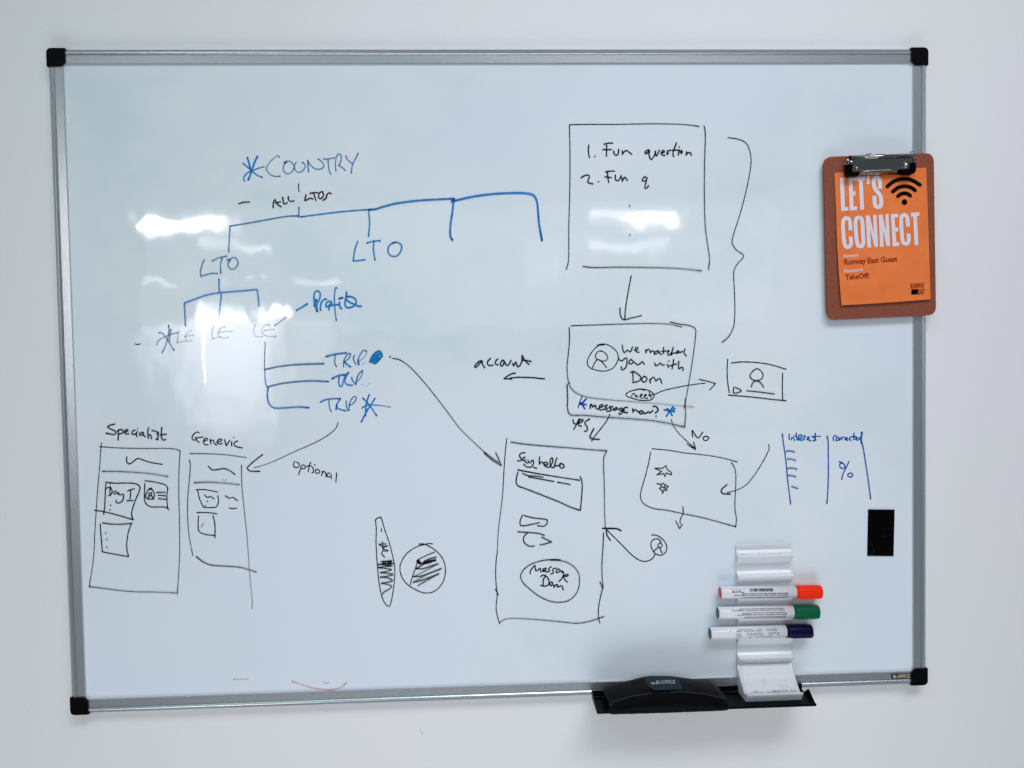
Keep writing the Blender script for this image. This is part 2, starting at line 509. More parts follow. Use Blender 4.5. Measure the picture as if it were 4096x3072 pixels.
ink('drawn_star', 'blue asterisk before the word country', 'cty', BLU, 7,
    ["210,130 240,230 265,340 270,400", "380,110 330,220 290,340 255,440 225,505", ("140,230 280,350 380,430 465,465", dict(w=5.5, d=(1, .6))), ("495,285 400,310 320,345 250,370 190,410 160,450 145,500 165,530", dict(w=5, d=(.6, 1)))])
ink(HW, 'thin blue capitals reading country', 'cty', SLA, 4.6,
    [("755,120 720,95 640,160 570,240 535,330 570,390 630,435 700,450 770,445", dict(d=(.4, .75))), "835,215 870,195 930,190 975,225 1005,280 985,350 930,400 880,405 835,370 820,310 840,250 880,205",
     "1040,210 1010,280 1020,330 1060,375 1110,380 1160,345 1195,285 1180,235 1145,210", ("1240,180 1243,280 1253,370", dict(w=5.5, c=BLU)), "1240,190 1290,260 1350,315 1420,330 1480,315 1515,280 1490,220 1450,175 1415,155",
     "1510,150 1560,160 1620,145 1690,135", "1585,165 1590,260 1605,350 1632,415", "1720,355 1710,280 1712,190 1730,110 1770,68 1805,90 1808,150 1790,220 1765,265", "1765,265 1820,295 1875,345",
     "1890,100 1900,150 1950,195 2000,235", ("2095,60 2050,150 2005,240 1985,330 1980,395", dict(w=5, c=BLU))], dens=(.66, .66))
ink(HW, 'small black words all LTOs', 'cty', BLK, 5.2,
    ["650,980 655,900 680,840 700,880 730,930 785,965", "690,905 745,890 775,880", "808,805 820,860 830,915 850,920 888,895", "910,795 905,830 930,865 960,878 1000,865",
     "1210,765 1195,820 1190,862! 1240,840 1270,822 1328,835", "1280,740 1350,725 1440,735", "1340,740 1360,800 1378,860", "1490,710 1450,720 1425,770 1425,815 1460,825 1500,790 1505,740 1480,710", "1640,745 1600,730 1560,770 1550,820 1500,855"])
ink('drawn_dash', 'short black dash left of the words all LTOs', 'cty', BLK, 5, ["65,915 150,890 250,885"])
ink('drawn_tree', 'blue branching tree below the word country', 'A', BLU, 5.2,
    [("467,278 465,300 468,326", dict(w=4, c=NAV)), "467,427 467,487", ("30,545 150,525 300,498 400,482 466,480", dict(c=SLA)), "480,486 600,470 750,452 908,440",
     ("912,440 950,438 1000,422 1080,402 1200,385 1320,377 1447,371", dict(w=7.5)), ("1435,388 1452,384 1560,360 1680,343 1800,336 1900,337 1950,350 1970,385 1978,450 1985,530 2003,635", dict(w=8)),
     ("32,545 28,620 24,708", dict(c=SLA, w=4.6)), "908,442 914,520 908,608", ("1445,372 1438,450 1425,540 1425,610 1437,632", dict(w=7.5))], dens=(.9, .85))
ink(HW, 'blue letters LTO below the second branch', 'A', BLU, 5.6,
    ["840,640 822,690 810,765! 845,762 885,757", "897,652 935,640 980,637", "942,640 938,690 948,757", "1080,645 1040,665 1030,700 1045,730 1085,733 1110,705 1115,665 1090,648 1060,650"], dens=(.85, .8))
ink(HW, 'slate blue letters LTO below the leftmost branch', 'lto', SLA, 5.6,
    ["778,588 755,650 742,720 750,750! 800,735 850,722 910,722", "860,600 920,570 1000,552", "955,570 940,640 942,720", "1005,590 1035,580 1070,565 1105,590 1110,630 1085,670 1050,682 1020,660 1015,620 1035,590"], dens=(.66, .66))
ink('drawn_tree', 'small blue three-way branch below the left LTO', 'lto', BLU, 6,
    ["925,780 925,860 930,910", ("945,920 945,960 938,1020 930,1100 925,1150", dict(d=(.9, .3))), "588,1012 700,970 800,935 900,915 1000,905 1150,893 1300,880! 1310,950 1318,1045", ("585,1020 590,1120 595,1235", dict(c=SLA, w=5.5))], dens=(.9, .8))  # glare over the centre stem is put into its thinning ink
ink('drawn_star', 'slate blue asterisk before the left LE', 'le', SLA, 5.4,
    ["275,150 280,220 265,330 245,400 215,490 180,555", "135,262 170,262 200,290 245,350 290,420 355,520", ("410,262 330,280 260,305 180,340 120,385 98,440", dict(w=4.4)), "305,215 295,300 285,390"], dens=(.62, .5))
for lb, sts in (('glare-paled slate letters LE, leftmost of three', ["425,240 410,320 400,410! 460,395 550,388", "608,230 560,250 520,310 520,350 550,380 612,378", "520,318 580,305 640,298"]),
                ('glare-paled slate letters LE, middle of three', ["940,160 920,230 915,300 930,350! 980,335 1030,330", "1110,175 1060,180 1010,240 1005,290 1040,325 1100,335 1160,325", "1020,258 1100,245 1212,243"]),
                ('glare-paled slate letters LE, right of three', ["1552,148 1530,210 1535,280 1560,315 1610,320 1660,318", "1760,150 1735,140 1680,170 1650,225 1660,270 1710,305 1780,318 1855,315", "1690,232 1760,218 1830,215"])):
    ink(HW, lb, 'le', (.13, .17, .22), 4.6, sts, dens=(.30, .24), end=(.13, .17, .22))  # ink density lowered so the letters look washed out by glare
ink(LN, 'blue dash joining LE to the word profile', 'le', SLA, 5, [("1840,155 1920,100 2005,35", dict(d=(.55, .45))), ("1265,445 1300,425 1343,398", dict(t='B', w=7, d=(.8, 1), c=BLU))])
ink(HW, 'thick blue word profile', 'prf', BLU, 6.4,
    ["355,1165 290,1000 250,800 240,600 260,480 330,410 400,410 460,480 470,600 430,740 340,870 245,945", ("320,730 335,900 360,1150", dict(w=8)), "485,1110 480,950 520,820 590,730 690,705",
     "860,880 790,940 700,1000 680,940 710,830 790,790 880,800 890,880 860,940", ("795,1095 800,1000 870,950 1000,920 1150,910", dict(w=6)), ("1085,300 1050,275 1020,350 1000,500 990,700 1000,900 1010,1050 1030,1250 1065,1490", dict(w=4.8, d=(1, .7))),
     ("1170,690 1300,650", dict(w=6.5, c=NAV)), "1180,830 1190,920 1200,1010 1250,1050", "1440,450 1430,580 1395,750 1385,900 1430,1000 1540,1020 1680,980 1780,870 1800,780 1740,680 1620,620 1470,610",
     ("1430,700 1500,790 1650,860 1800,930 1900,970 1985,960", dict(c=(.01, .20, .46)))], dens=(1, 1))
ink('drawn_tree', 'blue bracket with three arms leading to the trip list', 'B', SLA, 5,
    [("1035,678 1030,780 1028,885", dict(w=3.6, c=(.1, .15, .24))), ("1032,880 1033,950 1045,1005 1055,1012", dict(w=4)), ("1035,880 1150,857 1300,843 1465,838", dict(w=6, c=(.02, .14, .34))),
     ("1050,1010 1150,985 1300,968 1400,965 1500,970", dict(w=6, c=(.02, .16, .38))), ("1055,1015 1050,1080 1065,1135 1095,1162 1200,1162 1280,1157 1355,1162", dict(w=6, c=BLU))], dens=(.8, .85))
ink(HW, 'blue word trip with a blue blob after it', 'trp', SLA, 4.4,
    [("185,238 350,195 480,175 595,165", dict(w=7, c=BLU)), "370,215 358,300 360,380 395,450", "685,185 650,175 590,240 550,320 540,450", "685,185 670,250 610,310 560,345", ("560,350 610,400 685,452", dict(w=6, c=BLU)),
     "765,220 745,260 760,330 795,400", "855,400 835,340 860,260 910,160 970,105 1020,130", ("1020,130 1000,210 940,280 880,325 850,345", dict(w=2.6, d=(.6, .6))), ("845,320 855,400", dict(w=6, c=BLU)), ("945,390 970,380", dict(w=3, d=(.4, .4)))], dens=(.85, .8))
rb = Ribbon(YB - .0004)
rb.blob([P('trp', x, y, YB) for x, y in ((1068, 360), (1085, 300), (1115, 240), (1170, 160), (1240, 110), (1290, 103), (1330, 135), (1350, 190), (1357, 240), (1300, 310), (1215, 402), (1160, 396), (1110, 370), (1085, 352))], (.003, .20, .50), 1)
rb.stroke([P('trp', x, y, YB) for x, y in ((1075, 360), (1100, 280), (1150, 195))], 4 * PX, (.004, .10, .40), NAV, .8, .5)
rb.stroke([P('trp', x, y, YB) for x, y in ((1240, 350), (1300, 290), (1345, 235), (1335, 170))], 5 * PX, (.004, .13, .42), BLU, .6, .6)
rb.stroke([P('trp', x, y, YB) for x, y in ((1240, 185), (1275, 162))], 3 * PX, (.15, .45, .62), (.15, .45, .62), .7, .7)
rb.stroke([P('trp', x, y, YB) for x, y in ((1292, 245), (1308, 215))], 4 * PX, (.25, .5, .62), (.25, .5, .62), .8, .8)
rb.build('drawn_blob', m_ink, board, 'solid blue oval blob after the first trip')
ink(HW, 'blue word trip, second in the list', 'trp', BLU, 5,
    [("310,695 400,650 480,625 570,620", dict(w=7)), "450,670 440,740 450,830 475,860 510,845 530,760 560,680 600,600 650,570", "640,575 600,650 570,720 575,780 620,820 725,835", "710,675 730,740 790,810", ("800,810 820,680 870,590 935,530", dict(c=SLA)),
     ("935,530 930,600 890,680 830,750", dict(w=3, c=SLA)), ("910,815 950,840 1010,850 1060,815 1080,785", dict(w=2.6, d=(.15, .3), c=(.2, .22, .25)))], dens=(.9, .85))
ink(HW, 'blue word trip, third in the list', 'trp', SLA, 4.6,
    [("60,1185 170,1135 300,1115 470,1112", dict(w=6.5, c=BLU)), "240,1155 240,1240 260,1330 290,1385", ("475,1115 430,1180 395,1240 385,1340", dict(w=5.5, c=BLU)), ("400,1250 410,1300 470,1335 575,1365", dict(w=6, c=BLU)),
     "595,1160 600,1260 625,1362", "655,1355 655,1260 690,1150 770,1065 805,1085 790,1150 740,1210 665,1255"], dens=(.85, .8))
ink('drawn_star', 'large blue asterisk after the third trip', 'trp', BLU, 6,
    ["1075,1025 1040,1120 1010,1230 1000,1350 995,1470", ("945,1105 1010,1170 1080,1250 1150,1350 1225,1465", dict(d=(1, .6))), "1190,1110 1120,1220 1040,1340 980,1450 910,1595", ("925,1310 990,1265 1080,1245 1200,1245 1350,1260 1505,1288", dict(d=(1, .35), w=5))])
ink('drawn_dash', 'tiny black dash left of the first LE', 'B', BLK, 4, ["75,693 95,697 112,692"])
ink(AR, 'long curved black arrow from the trip list to the box headed generic', 'E', BLK, 3.2,
    [("2183,81 2165,130 2091,193 1990,250 1821,325 1659,400 1570,435 1487,458", dict(d=(.95, .5))), ("1558,348 1490,400 1430,462 1450,483 1535,488", dict(w=4.4, d=(.9, .9)))])
ink(HW, 'black word optional', 'opt', BLK, 3.9,
    ["262,400 220,480 215,560 260,610 330,620 395,605 420,560 415,500 380,450 310,430", "395,865 430,760 470,650 500,560 560,525 620,560 645,610 600,655 540,660 490,655", "820,440 770,560 755,680 735,755",
     "690,580 750,560 850,575 910,640 920,720 905,800 870,795", "1060,680 1000,710 985,770 1030,825 1100,815 1145,770 1120,710 1060,685", "1220,760 1240,800 1205,900", "1240,800 1290,750 1340,800 1365,880 1362,945",
     "1500,830 1450,810 1405,860 1410,930 1470,950 1530,930", "1555,860 1545,930 1560,1010", "1735,810 1735,900 1715,1130"], dots='970,522', dot_r=3)
ink(HW, 'black word account', 'acc', BLK, 5.2,
    ["340,310 280,300 200,360 130,450 140,480 190,460 260,380 330,310", "335,310 340,380 405,490", "565,235 510,290 480,350 500,410 560,430 635,420", "765,250 715,300 700,350 715,400 780,405",
     "940,290 900,280 850,350 850,430 885,450 930,390 940,300", "950,330 985,380 1010,420 1060,420 1100,350 1135,290", "1175,380 1215,440 1245,350 1270,340 1290,400 1320,465 1370,440 1430,320 1440,150", "1440,150 1520,290 1625,395", "1440,280 1570,290 1690,320"])
ink(AR, 'short black arrow pointing left under account', 'acc', BLK, 5, ["2065,795 1950,790 1800,770 1500,755 1250,760 1100,780", "1250,640 1150,660 1020,730 945,795! 1040,795 1145,805"])
ink(AR, 'long black arrow running down from the blue blob to the phone outline', 'Fq', BLK, 3.4,
    [("258,125 300,135 350,168 430,250 520,360 600,465 660,545 740,625 810,690", dict(d=(.9, .6))), ("810,698 860,740 912,772! 900,740 880,697", dict(w=4.2, d=(.9, .8))), ("810,690 850,720 895,752", dict(w=3))], dots='243,117')
ink(HW, 'black word specialist', 'spe', BLK, 4.8,
    ["185,60 120,75 75,100 120,130 190,165 200,190 180,212 120,208 55,192", "228,150 235,220 232,295", "228,170 255,140 300,150 300,190 245,205", "330,180 370,165 380,145 345,145 325,180 345,205 390,205", "480,150 450,160 435,195 455,215 500,200",
     "515,170 500,205 510,245", "605,185 570,185 545,205 560,225 595,215 605,190 610,230 635,245", "680,115 670,180 680,265", "680,225 710,215 725,275", "730,155 780,165 835,190 800,205 830,225 815,260 790,285 825,285",
     "875,110 870,200 875,270 900,295 935,285", "860,215 940,210"], dots='520,130', dot_r=2.8, dens=(.9, .85))
ink(HW, 'black word generic', 'spe', BLK, 4.8,
    ["1425,190 1400,175 1345,210 1320,260 1335,295 1385,290", "1365,265 1480,252", "1385,265 1390,300 1425,330", "1490,315 1545,290 1540,265 1500,285 1490,330 1510,365 1555,365", "1585,285 1600,350", "1595,300 1635,300 1650,340 1680,370",
     "1690,330 1760,300 1750,280 1700,300 1690,340 1720,355 1765,345", "1800,290 1815,340 1825,380 1850,340 1880,300", "1905,320 1905,380", "1990,310 1950,330 1940,365 1970,390 2060,412"], dots='1935,258', dot_r=2.8, dens=(.9, .85))
ink(BX, 'tall black page outline under specialist', 'E', BLK, 3.3,
    ["220,250 215,300 205,450 190,620 180,760 165,1000 155,1200 120,1440", "205,283 300,290 400,295 600,298 760,298 830,303 873,318! 865,450 862,650 868,900 868,1200 850,1505", "118,1443 200,1452 350,1472 500,1485 650,1487 840,1495",
     ("228,487 350,488 500,495 620,505 773,530", dict(w=3.6))], dens=(.85, .65))
ink('drawn_squiggle', 'black squiggle at the head of the specialist page', 'E', BLK, 4.4, ["430,367 430,410 450,427 480,410 520,382 560,392 620,412 722,430"])
ink(BX, 'small black box holding the words day one', 'day', BLK, 4.3,
    ["345,180 330,350 320,600 310,800 285,990", "360,180 400,185 455,225", "455,185 520,205 700,205 900,203 1050,212 1150,245 1200,310 1180,420 1100,600 1030,800 995,950 1000,1060 1035,1130! 900,1090 700,1030 500,975 350,940 200,910 60,890"], dots='462,765 445,880', dot_r=3.2, dens=(.95, .85))
ink(HW, 'black writing Day I', 'day', BLK, 4.2,
    ["360,335 410,310 460,320", "455,290 440,400 455,520", "460,320 500,410 470,490 405,525", "600,405 545,425 540,470 590,480 620,440 650,480", "660,440 680,500 720,500 780,480 785,560 750,660 680,705 600,690 600,640",
     "890,405 970,370 1060,350", "965,380 965,480 950,600", "875,650 1035,640"])
ink(BX, 'small black contact card with a round portrait and three lines', 'day', BLK, 4,
    ["1330,145 1500,165 1700,205 1850,255 1900,320 1895,420 1880,560 1890,680 1900,830", "1325,215 1320,400 1315,600 1340,700 1400,770 1500,805 1700,805 1850,815 1940,870", "1490,330 1420,370 1360,480 1350,560 1400,600 1480,610 1550,570 1570,480 1520,380 1480,335",
     "1500,450 1430,460 1425,510 1470,515 1500,490 1490,455", "1460,520 1400,590", "1500,520 1545,615", ("1450,352 1492,348", dict(w=7)), "1625,440 1845,437", "1665,508 1845,525", "1670,595 1870,615"], dens=(.95, .85))
ink(BX, 'small black box with three dots, low in the specialist page', 'E', BLK, 4, ["210,925 215,1000 222,1080 228,1155! 330,1175 445,1195! 430,1120 435,1040 450,970 470,920", "230,915 300,925 400,925 472,918"], dots='257,998 265,1053 266,1117', dot_r=3)
ink(BX, 'tall open black page outline under generic', 'E', BLK, 3.3,
    ["955,340 1100,342 1250,350 1420,373", "950,393 957,430 950,550 937,700 935,850 945,1000 978,1185", ("1008,1195 1060,1235 1120,1262 1230,1272 1370,1283 1505,1322", dict(w=4.4)), ("1382,437 1385,600 1410,850 1430,1050 1445,1270 1460,1450 1472,1570 1470,1625", dict(d=(.75, .35))),
     ("990,582 1100,576 1250,585 1363,597", dict(w=4))], dens=(.85, .6))
ink('drawn_squiggle', 'black squiggle at the head of the generic page', 'E', BLK, 4.2, ["1108,447 1140,475 1190,472 1240,465 1280,480 1328,513"])
ink(BX, 'two small black boxes with dots and squiggles in the generic page', 'E', BLK, 4,
    ["1005,640 1080,640 1185,660", "1017,645 1035,720 1065,785! 1120,788 1170,783 1190,740 1185,690", "1075,685 1100,705 1120,697 1155,717", "1248,690 1280,710 1310,705 1347,730", "1280,792 1310,798 1340,792",
     "1012,830 1100,830 1177,840", "1025,858 1022,920 1030,985 1070,1008 1160,1020", "1145,855 1160,920 1162,1038"], dots='1100,737 1082,772 1063,925 1053,943', dot_r=2.8)
ink(G, 'tall pointed black board shape filled with zigzags', 'fea', BLK, 3.6,
    ["185,85 220,200 260,330 310,470 350,610 385,760 410,900 412,1020 400,1180 380,1330 350,1480 320,1555 290,1550 240,1490 200,1400 165,1250 140,1080 125,900 110,700 100,480 105,280 92,120! 130,90 185,78", "188,270 190,312",
     "208,485 210,560 218,620", "150,522 270,520", "155,530 200,560 300,550 210,590 305,635 220,640 190,670 215,710 245,738", "180,815 280,805 365,797", "360,800 350,835 390,845! 250,850 130,858 250,868 375,885! 250,895 125,912 250,925 360,945 280,975 165,995 280,1005 385,1027 280,1055 165,1070 300,1085 380,1125 290,1155 185,1170 270,1185 360,1220 310,1275 230,1320 205,1360",
     ("225,810 215,855", dict(w=6)), ("260,810 255,855", dict(w=6)), ("300,805 310,860", dict(w=7)), ("335,805 345,850", dict(w=7))], dens=(.9, .9))
ink('drawn_circle', 'black circle hatched with slanting strokes', 'fea', BLK, 3.8,
    ["1035,520 980,515 900,530 800,560 700,610 610,680 540,780 500,880 505,1000 545,1100 620,1190 720,1260 850,1320 950,1335 1050,1315 1150,1240 1220,1130 1250,1000 1240,860 1190,740 1100,640 1000,570 920,530 870,520 815,525",
     "1070,655 950,705 790,785! 770,880 730,990 690,1110 670,1195", ("795,805 830,840", dict(w=11)), ("1095,740 980,770 900,810 865,850! 960,840 1090,790! 960,812 870,870 760,930", dict(w=4.6)), ("900,830 1000,800 1085,790", dict(w=8, d=(.85, .85))),
     ("760,930 880,930 1000,890 1130,850", dict(w=4.6)), ("1130,850 1000,920 850,1000 725,1060", dict(w=3.4, d=(.75, .6))), ("725,1060 830,1055 1000,1000 1180,930", dict(w=4.8)), ("1180,930 1020,990 850,1080 720,1155", dict(w=3.4, d=(.75, .6))),
     ("720,1155 830,1130 1000,1070 1140,1015", dict(w=4.8)), ("1140,1015 1000,1090 800,1207", dict(w=4))], dens=(.85, .8))
ink(BX, 'large black box round the two numbered questions', 'C', BLK, 3.8,
    ["145,90 300,88 500,88 700,84 850,84 1000,90 1098,103", "143,95 147,300 145,600 138,850 138,1020 135,1100 120,1157", "1135,100 1143,140 1138,400 1138,650 1145,850 1165,1000 1175,1080 1168,1158", "243,1134 300,1142 500,1140 800,1144 950,1150 1115,1167"], dots='586,690 588,904', dens=(.9, .7))
ink(HW, 'black line reading 1. Fun question', 'fun', BLK, 5.2,
    ["245,180 235,260 240,320 252,400", "515,165 590,145 665,145", "560,185 560,280 555,375", "495,258 560,262 640,257", "685,285 690,330 730,362 765,330 770,255", "835,280 840,345", "840,330 900,275 950,300 1000,342",
     "1300,260 1250,290 1235,330 1280,320 1320,270 1310,350 1345,435 1400,370 1425,290", "1420,290 1440,375 1490,270", "1520,320 1580,300 1570,270 1530,300 1530,345 1585,365", "1690,272 1640,280 1625,305 1655,325 1625,340",
     "1795,140 1750,260 1730,330 1745,378", "1720,270 1840,268", "1845,270 1825,355", "1880,275 1900,300 1880,330 1865,300 1885,275", "1975,300 1965,355", "1965,345 2010,315 2050,320 2055,360"], dots='353,378 1843,212', dot_r=3.4)
ink(HW, 'black line reading 2. Fun q', 'fun', BLK, 5.2,
    ["105,760 170,720 240,712 255,740 235,790 225,835 265,855 315,865", "540,655 620,640 695,640", "575,670 580,750 597,840", "530,742 640,753", "715,715 715,790 760,810 800,760 815,720", "820,740 838,820", "838,810 880,750 925,800",
     "1275,760 1230,740 1190,800 1215,820 1265,790 1275,750 1255,840 1235,940 1260,945 1300,900"], dots='415,828', dot_r=3.4)
ink('drawn_brace', 'tall black curly brace right of the question box', 'C', BLK, 3.6,
    ["1313,186 1380,196 1440,222 1468,270 1482,350 1475,430 1440,600 1400,750 1350,910 1342,960 1370,1010 1425,1052 1425,1065 1375,1125 1355,1170 1358,1300 1362,1450 1355,1570 1345,1600 1325,1640 1300,1670 1266,1694"], dens=(.85, .8))
ink(AR, 'black arrow pointing down from the question box', 'C', BLK, 4.4, ["598,1205 580,1300 560,1420 550,1522", "515,1440 520,1500 540,1527 600,1515 673,1498"], dens=(.95, .8))
ink(BX, 'black box round the match message, with a lower strip', 'D', BLK, 3.7,
    ["188,117 400,110 700,100 900,97 1050,103 1165,127", "1063,85 1150,103 1240,118 1285,145 1285,220 1270,350 1240,550 1210,720 1185,845", ("170,132 172,250 160,380 150,480 160,600 180,660 230,710 320,745 500,770 700,785 900,800 1100,820 1270,835", dict(d=(.95, .3))),
     ("150,635 155,760 155,850 175,900 300,908 500,925 700,938 900,955 1050,980 1190,1012! 1198,880 1195,765", dict(w=4.2))], dens=(.9, .6))
ink('drawn_circle', 'round black portrait icon beside the match message', 'mat', BLK, 4,
    ["430,100 330,110 250,170 170,270 110,380 95,470 130,540 220,590 350,620 480,620 600,570 690,460 720,350 690,240 600,150 500,95 400,80 300,105", "385,220 320,225 265,300 270,370 330,400 400,425 470,410 505,370 480,290 420,235 370,225", "290,395 240,470 200,555", "330,395 400,450 480,550"], dens=(.85, .8))
ink(HW, 'black words We matched you with Dom', 'mat', BLK, 5,
    ["800,105 805,170 840,255 890,215 910,200 950,240 970,230 1005,140", "1040,205 1110,190 1110,150 1070,150 1060,200 1090,240 1140,245", "1270,200 1275,260", "1270,240 1325,180 1355,220 1360,260 1400,215 1440,240 1445,290",
     "1510,215 1460,240 1455,285 1500,270 1540,220 1545,270 1590,290", "1630,150 1630,270", "1580,235 1740,215", "1740,215 1710,270 1730,310 1790,250 1825,140 1790,260 1780,300", "1790,290 1850,255 1880,270 1940,220 1900,225 1890,260 1960,250 2010,230", "2060,180 2040,260 2085,320",
     "725,360 740,400 790,420 840,380 885,360 895,450 870,550 810,600 780,590 780,540", "970,390 930,440 950,480 1000,470 1020,430 985,400", "1020,440 1070,470 1100,500 1150,480 1200,435 1240,490",
     "1455,470 1470,520 1530,490 1580,460 1590,500 1640,500", "1700,490 1730,545", "1830,400 1820,480 1800,575", "1755,520 1890,480", "1935,430 1935,580 1980,550 2020,560 2015,610",
     "1010,650 1015,740 1015,820", "970,655 1010,630 1090,670 1160,730 1175,780 1120,830 1010,855", "1240,730 1195,770 1200,830 1250,845 1295,800 1280,750 1245,730", "1350,800 1365,860", "1355,820 1400,760 1440,755 1470,825 1510,790 1560,780 1590,870"],
    dots='1735,425', dot_r=3.4, dens=(.9, .85))
ink(HW, 'black word meet in a small oval', 'mat', BLK, 4,
    ["1250,1010 1150,990 1030,1010 920,1050 870,1095 900,1135 1000,1170 1120,1205 1250,1215 1380,1200 1435,1150 1430,1090 1380,1040 1280,1000 1150,985 1080,1000", "990,1130 1000,1090 1040,1075 1060,1110 1070,1150 1090,1110 1115,1155", "1150,1130 1200,1110 1190,1085 1160,1110 1170,1160 1215,1165",
     "1240,1130 1290,1110 1270,1090 1240,1120 1260,1170 1310,1170", "1345,1050 1350,1120 1385,1155", "1330,1110 1410,1100"], dens=(.95, .9))
ink(AR, 'black arrow from meet to the video box', 'D', BLK, 3.8, [("920,727 1000,692 1100,668 1220,645 1300,633 1372,625", dict(d=(.95, .75))), "1322,592 1400,610 1463,628! 1440,655 1413,685"])
ink('drawn_star', 'blue half asterisk before message now', 'msg', (.005, .04, .42), 6, [("150,35 110,120 85,200 65,270", dict(w=4)), "235,80 160,160 100,200", "100,160 170,190 235,205", "130,180 170,230 205,290"], end=NAV)
ink(HW, 'black words message now with a question mark', 'msg', BLK, 5.4,
    ["320,280 330,200 350,195 370,250 380,250 430,210 440,270 485,300", "510,260 590,240 580,205 530,215 510,270 530,315 560,315", "680,215 640,225 630,250 680,280 670,300 590,300", "790,250 730,245 720,270 770,300 750,330 670,345", "880,260 830,280 800,310 840,320 890,290",
     "890,290 930,300 980,270 1000,320 980,380 940,410 925,380", "950,330 1040,320", "1105,265 1060,260 1010,310 1020,360 1105,370", "1215,295 1220,365", "1225,340 1270,310 1300,330 1340,360", "1390,330 1350,360 1380,395 1430,380 1430,345 1390,330",
     "1430,350 1470,390 1520,370 1550,350 1570,380 1640,325", "1640,240 1700,240 1745,290 1740,340 1690,375"], dots='1707,445', dot_r=3.6)
ink('drawn_star', 'blue asterisk after message now', 'msg', BLU, 6.4, ["1880,310 1980,330 2095,350", "2065,250 2000,330 1925,445", "1945,290 2000,350 2045,430", "2100,285 2040,330 1980,340"])
ink(HW, 'black word yes', 'msg', BLK, 5, [("203,948 210,980 238,985 262,950", dict(t='D')), "90,500 40,600 -25,720", "60,600 120,580 170,540 160,515 110,530 70,590 80,640 130,655", "310,505 220,560 205,600 250,660 260,720 235,765 200,760"])
ink(AR, 'black arrow from message now down to the phone outline', 'D', BLK, 4.2, [("530,900 500,960 440,1040 395,1095 368,1138", dict(w=3.8)), ("387,1028 360,1080 352,1105 380,1118 437,1122", dict(w=5.2))], dens=(1, .9))
ink(AR, 'black arrow from message now down to the box with stars', 'D', BLK, 3.6, [("1075,945 1085,990 1120,1045 1180,1110 1275,1195", dict(d=(.6, .9))), ("1212,1160 1250,1190 1288,1212! 1280,1180 1270,1148", dict(w=4.6))])
ink(HW, 'black word no', 'D', BLK, 4.6, ["1262,1100 1258,1042 1280,1075 1310,1110 1350,1060", "1385,1095 1355,1105 1360,1128 1390,1130 1405,1105 1380,1095"])
ink(BX, 'black video box with a head, a play triangle and a bar', 'D', BLK, 4.2,
    ["1572,415 1567,500 1570,600 1585,708", "1605,447 1680,438 1800,440 1920,455 2000,475 2087,502", "2057,537 2055,650 2058,775", "1578,730 1700,740 1850,755 1960,768 2087,780", "1862,512 1832,497 1790,522 1768,562 1788,592 1832,602 1872,585 1885,552 1872,525",
     "1780,658 1795,620 1825,605 1860,620 1890,660", "1625,660 1625,712 1692,692 1640,662", "1740,692 1850,703 1983,720"], dens=(.95, .85))
ink('drawn_dot', 'tiny navy dot on the edge of the match box', 'D', NAV, 4, ["170,622"], dot_r=3.8)
ink(BX, 'tall black phone outline headed say hello', 'G', BLK, 3.6,
    ["160,110 145,250 135,400", ("135,400 125,580 105,750 88,900 80,1075", dict(d=(.8, .55))), "75,1080 68,1200 70,1300 80,1400 72,1530 97,1640", "65,1362 90,1405", ("97,1645 140,1612 200,1603 400,1612 600,1630 740,1643 830,1630 965,1588", dict(d=(.55, .9))),
     ("192,140 300,157 500,175 700,190 850,203 990,213! 965,265 962,330 968,500 970,700 977,860", dict(d=(1, .65))), "962,893 958,1000 948,1150 950,1250 958,1350", "932,1300 955,1355", "955,1350 935,1430 920,1520 920,1590 930,1638"], dens=(.95, .8))
ink(HW, 'black words say hello', 'say', BLK, 4.8,
    ["365,230 300,230 215,275 210,330 260,420 230,470 150,455", "370,360 320,375 290,440 330,460 375,420 370,480 430,530", "455,440 480,510 520,520 590,440 615,470 610,570 560,640 480,655 390,630 335,560", "620,660 710,685", "800,350 790,450 795,560", "800,560 830,510 870,500 900,530",
     "930,570 1030,590 1030,530 970,505 920,540 940,600 1010,650 1090,650", "1100,640 1180,500 1185,400 1150,375 1110,450 1110,560 1150,650 1200,670", "1310,380 1270,480 1250,580 1230,650", "1255,600 1300,620 1380,590", "1400,545 1450,545 1510,600 1520,650 1470,680 1400,650 1390,600 1410,590"])
ink(BX, 'skewed black text box under say hello', 'G', BLK, 4.4,
    [("252,372 400,400 550,425 762,458", dict(w=5, d=(1, .7))), ("288,400 330,418 400,423 460,432", dict(w=4)), ("342,430 400,440 550,468", dict(w=4.6)), "580,475 630,482 685,493", "252,392 240,440 238,480 255,505 300,522 400,560 500,600 600,640 700,685 770,707! 780,600 785,500 780,455 768,428"], dens=(.95, .85))
ink(BX, 'two small black buttons, one rectangular and one arrow-ended', 'G', BLK, 4.2,
    ["290,748 270,800 275,832 300,835 430,810", "303,750 380,770 450,778 495,788 490,820 470,838 415,835", "250,885 350,892 430,900 470,915", "330,897 305,920 298,955 315,985 350,1005 388,1003", "452,930 530,970! 480,985 435,993"], dens=(1, .9))
ink('drawn_circle', 'black oval button round the words message Dom', 'G', BLK, 4, ["603,1117 540,1115 450,1125 360,1155 300,1200 275,1250 290,1300 350,1360 430,1420 520,1460 600,1470 680,1450 740,1390 762,1310 755,1230 710,1170 650,1135 580,1122 520,1120"], dens=(.9, .7))
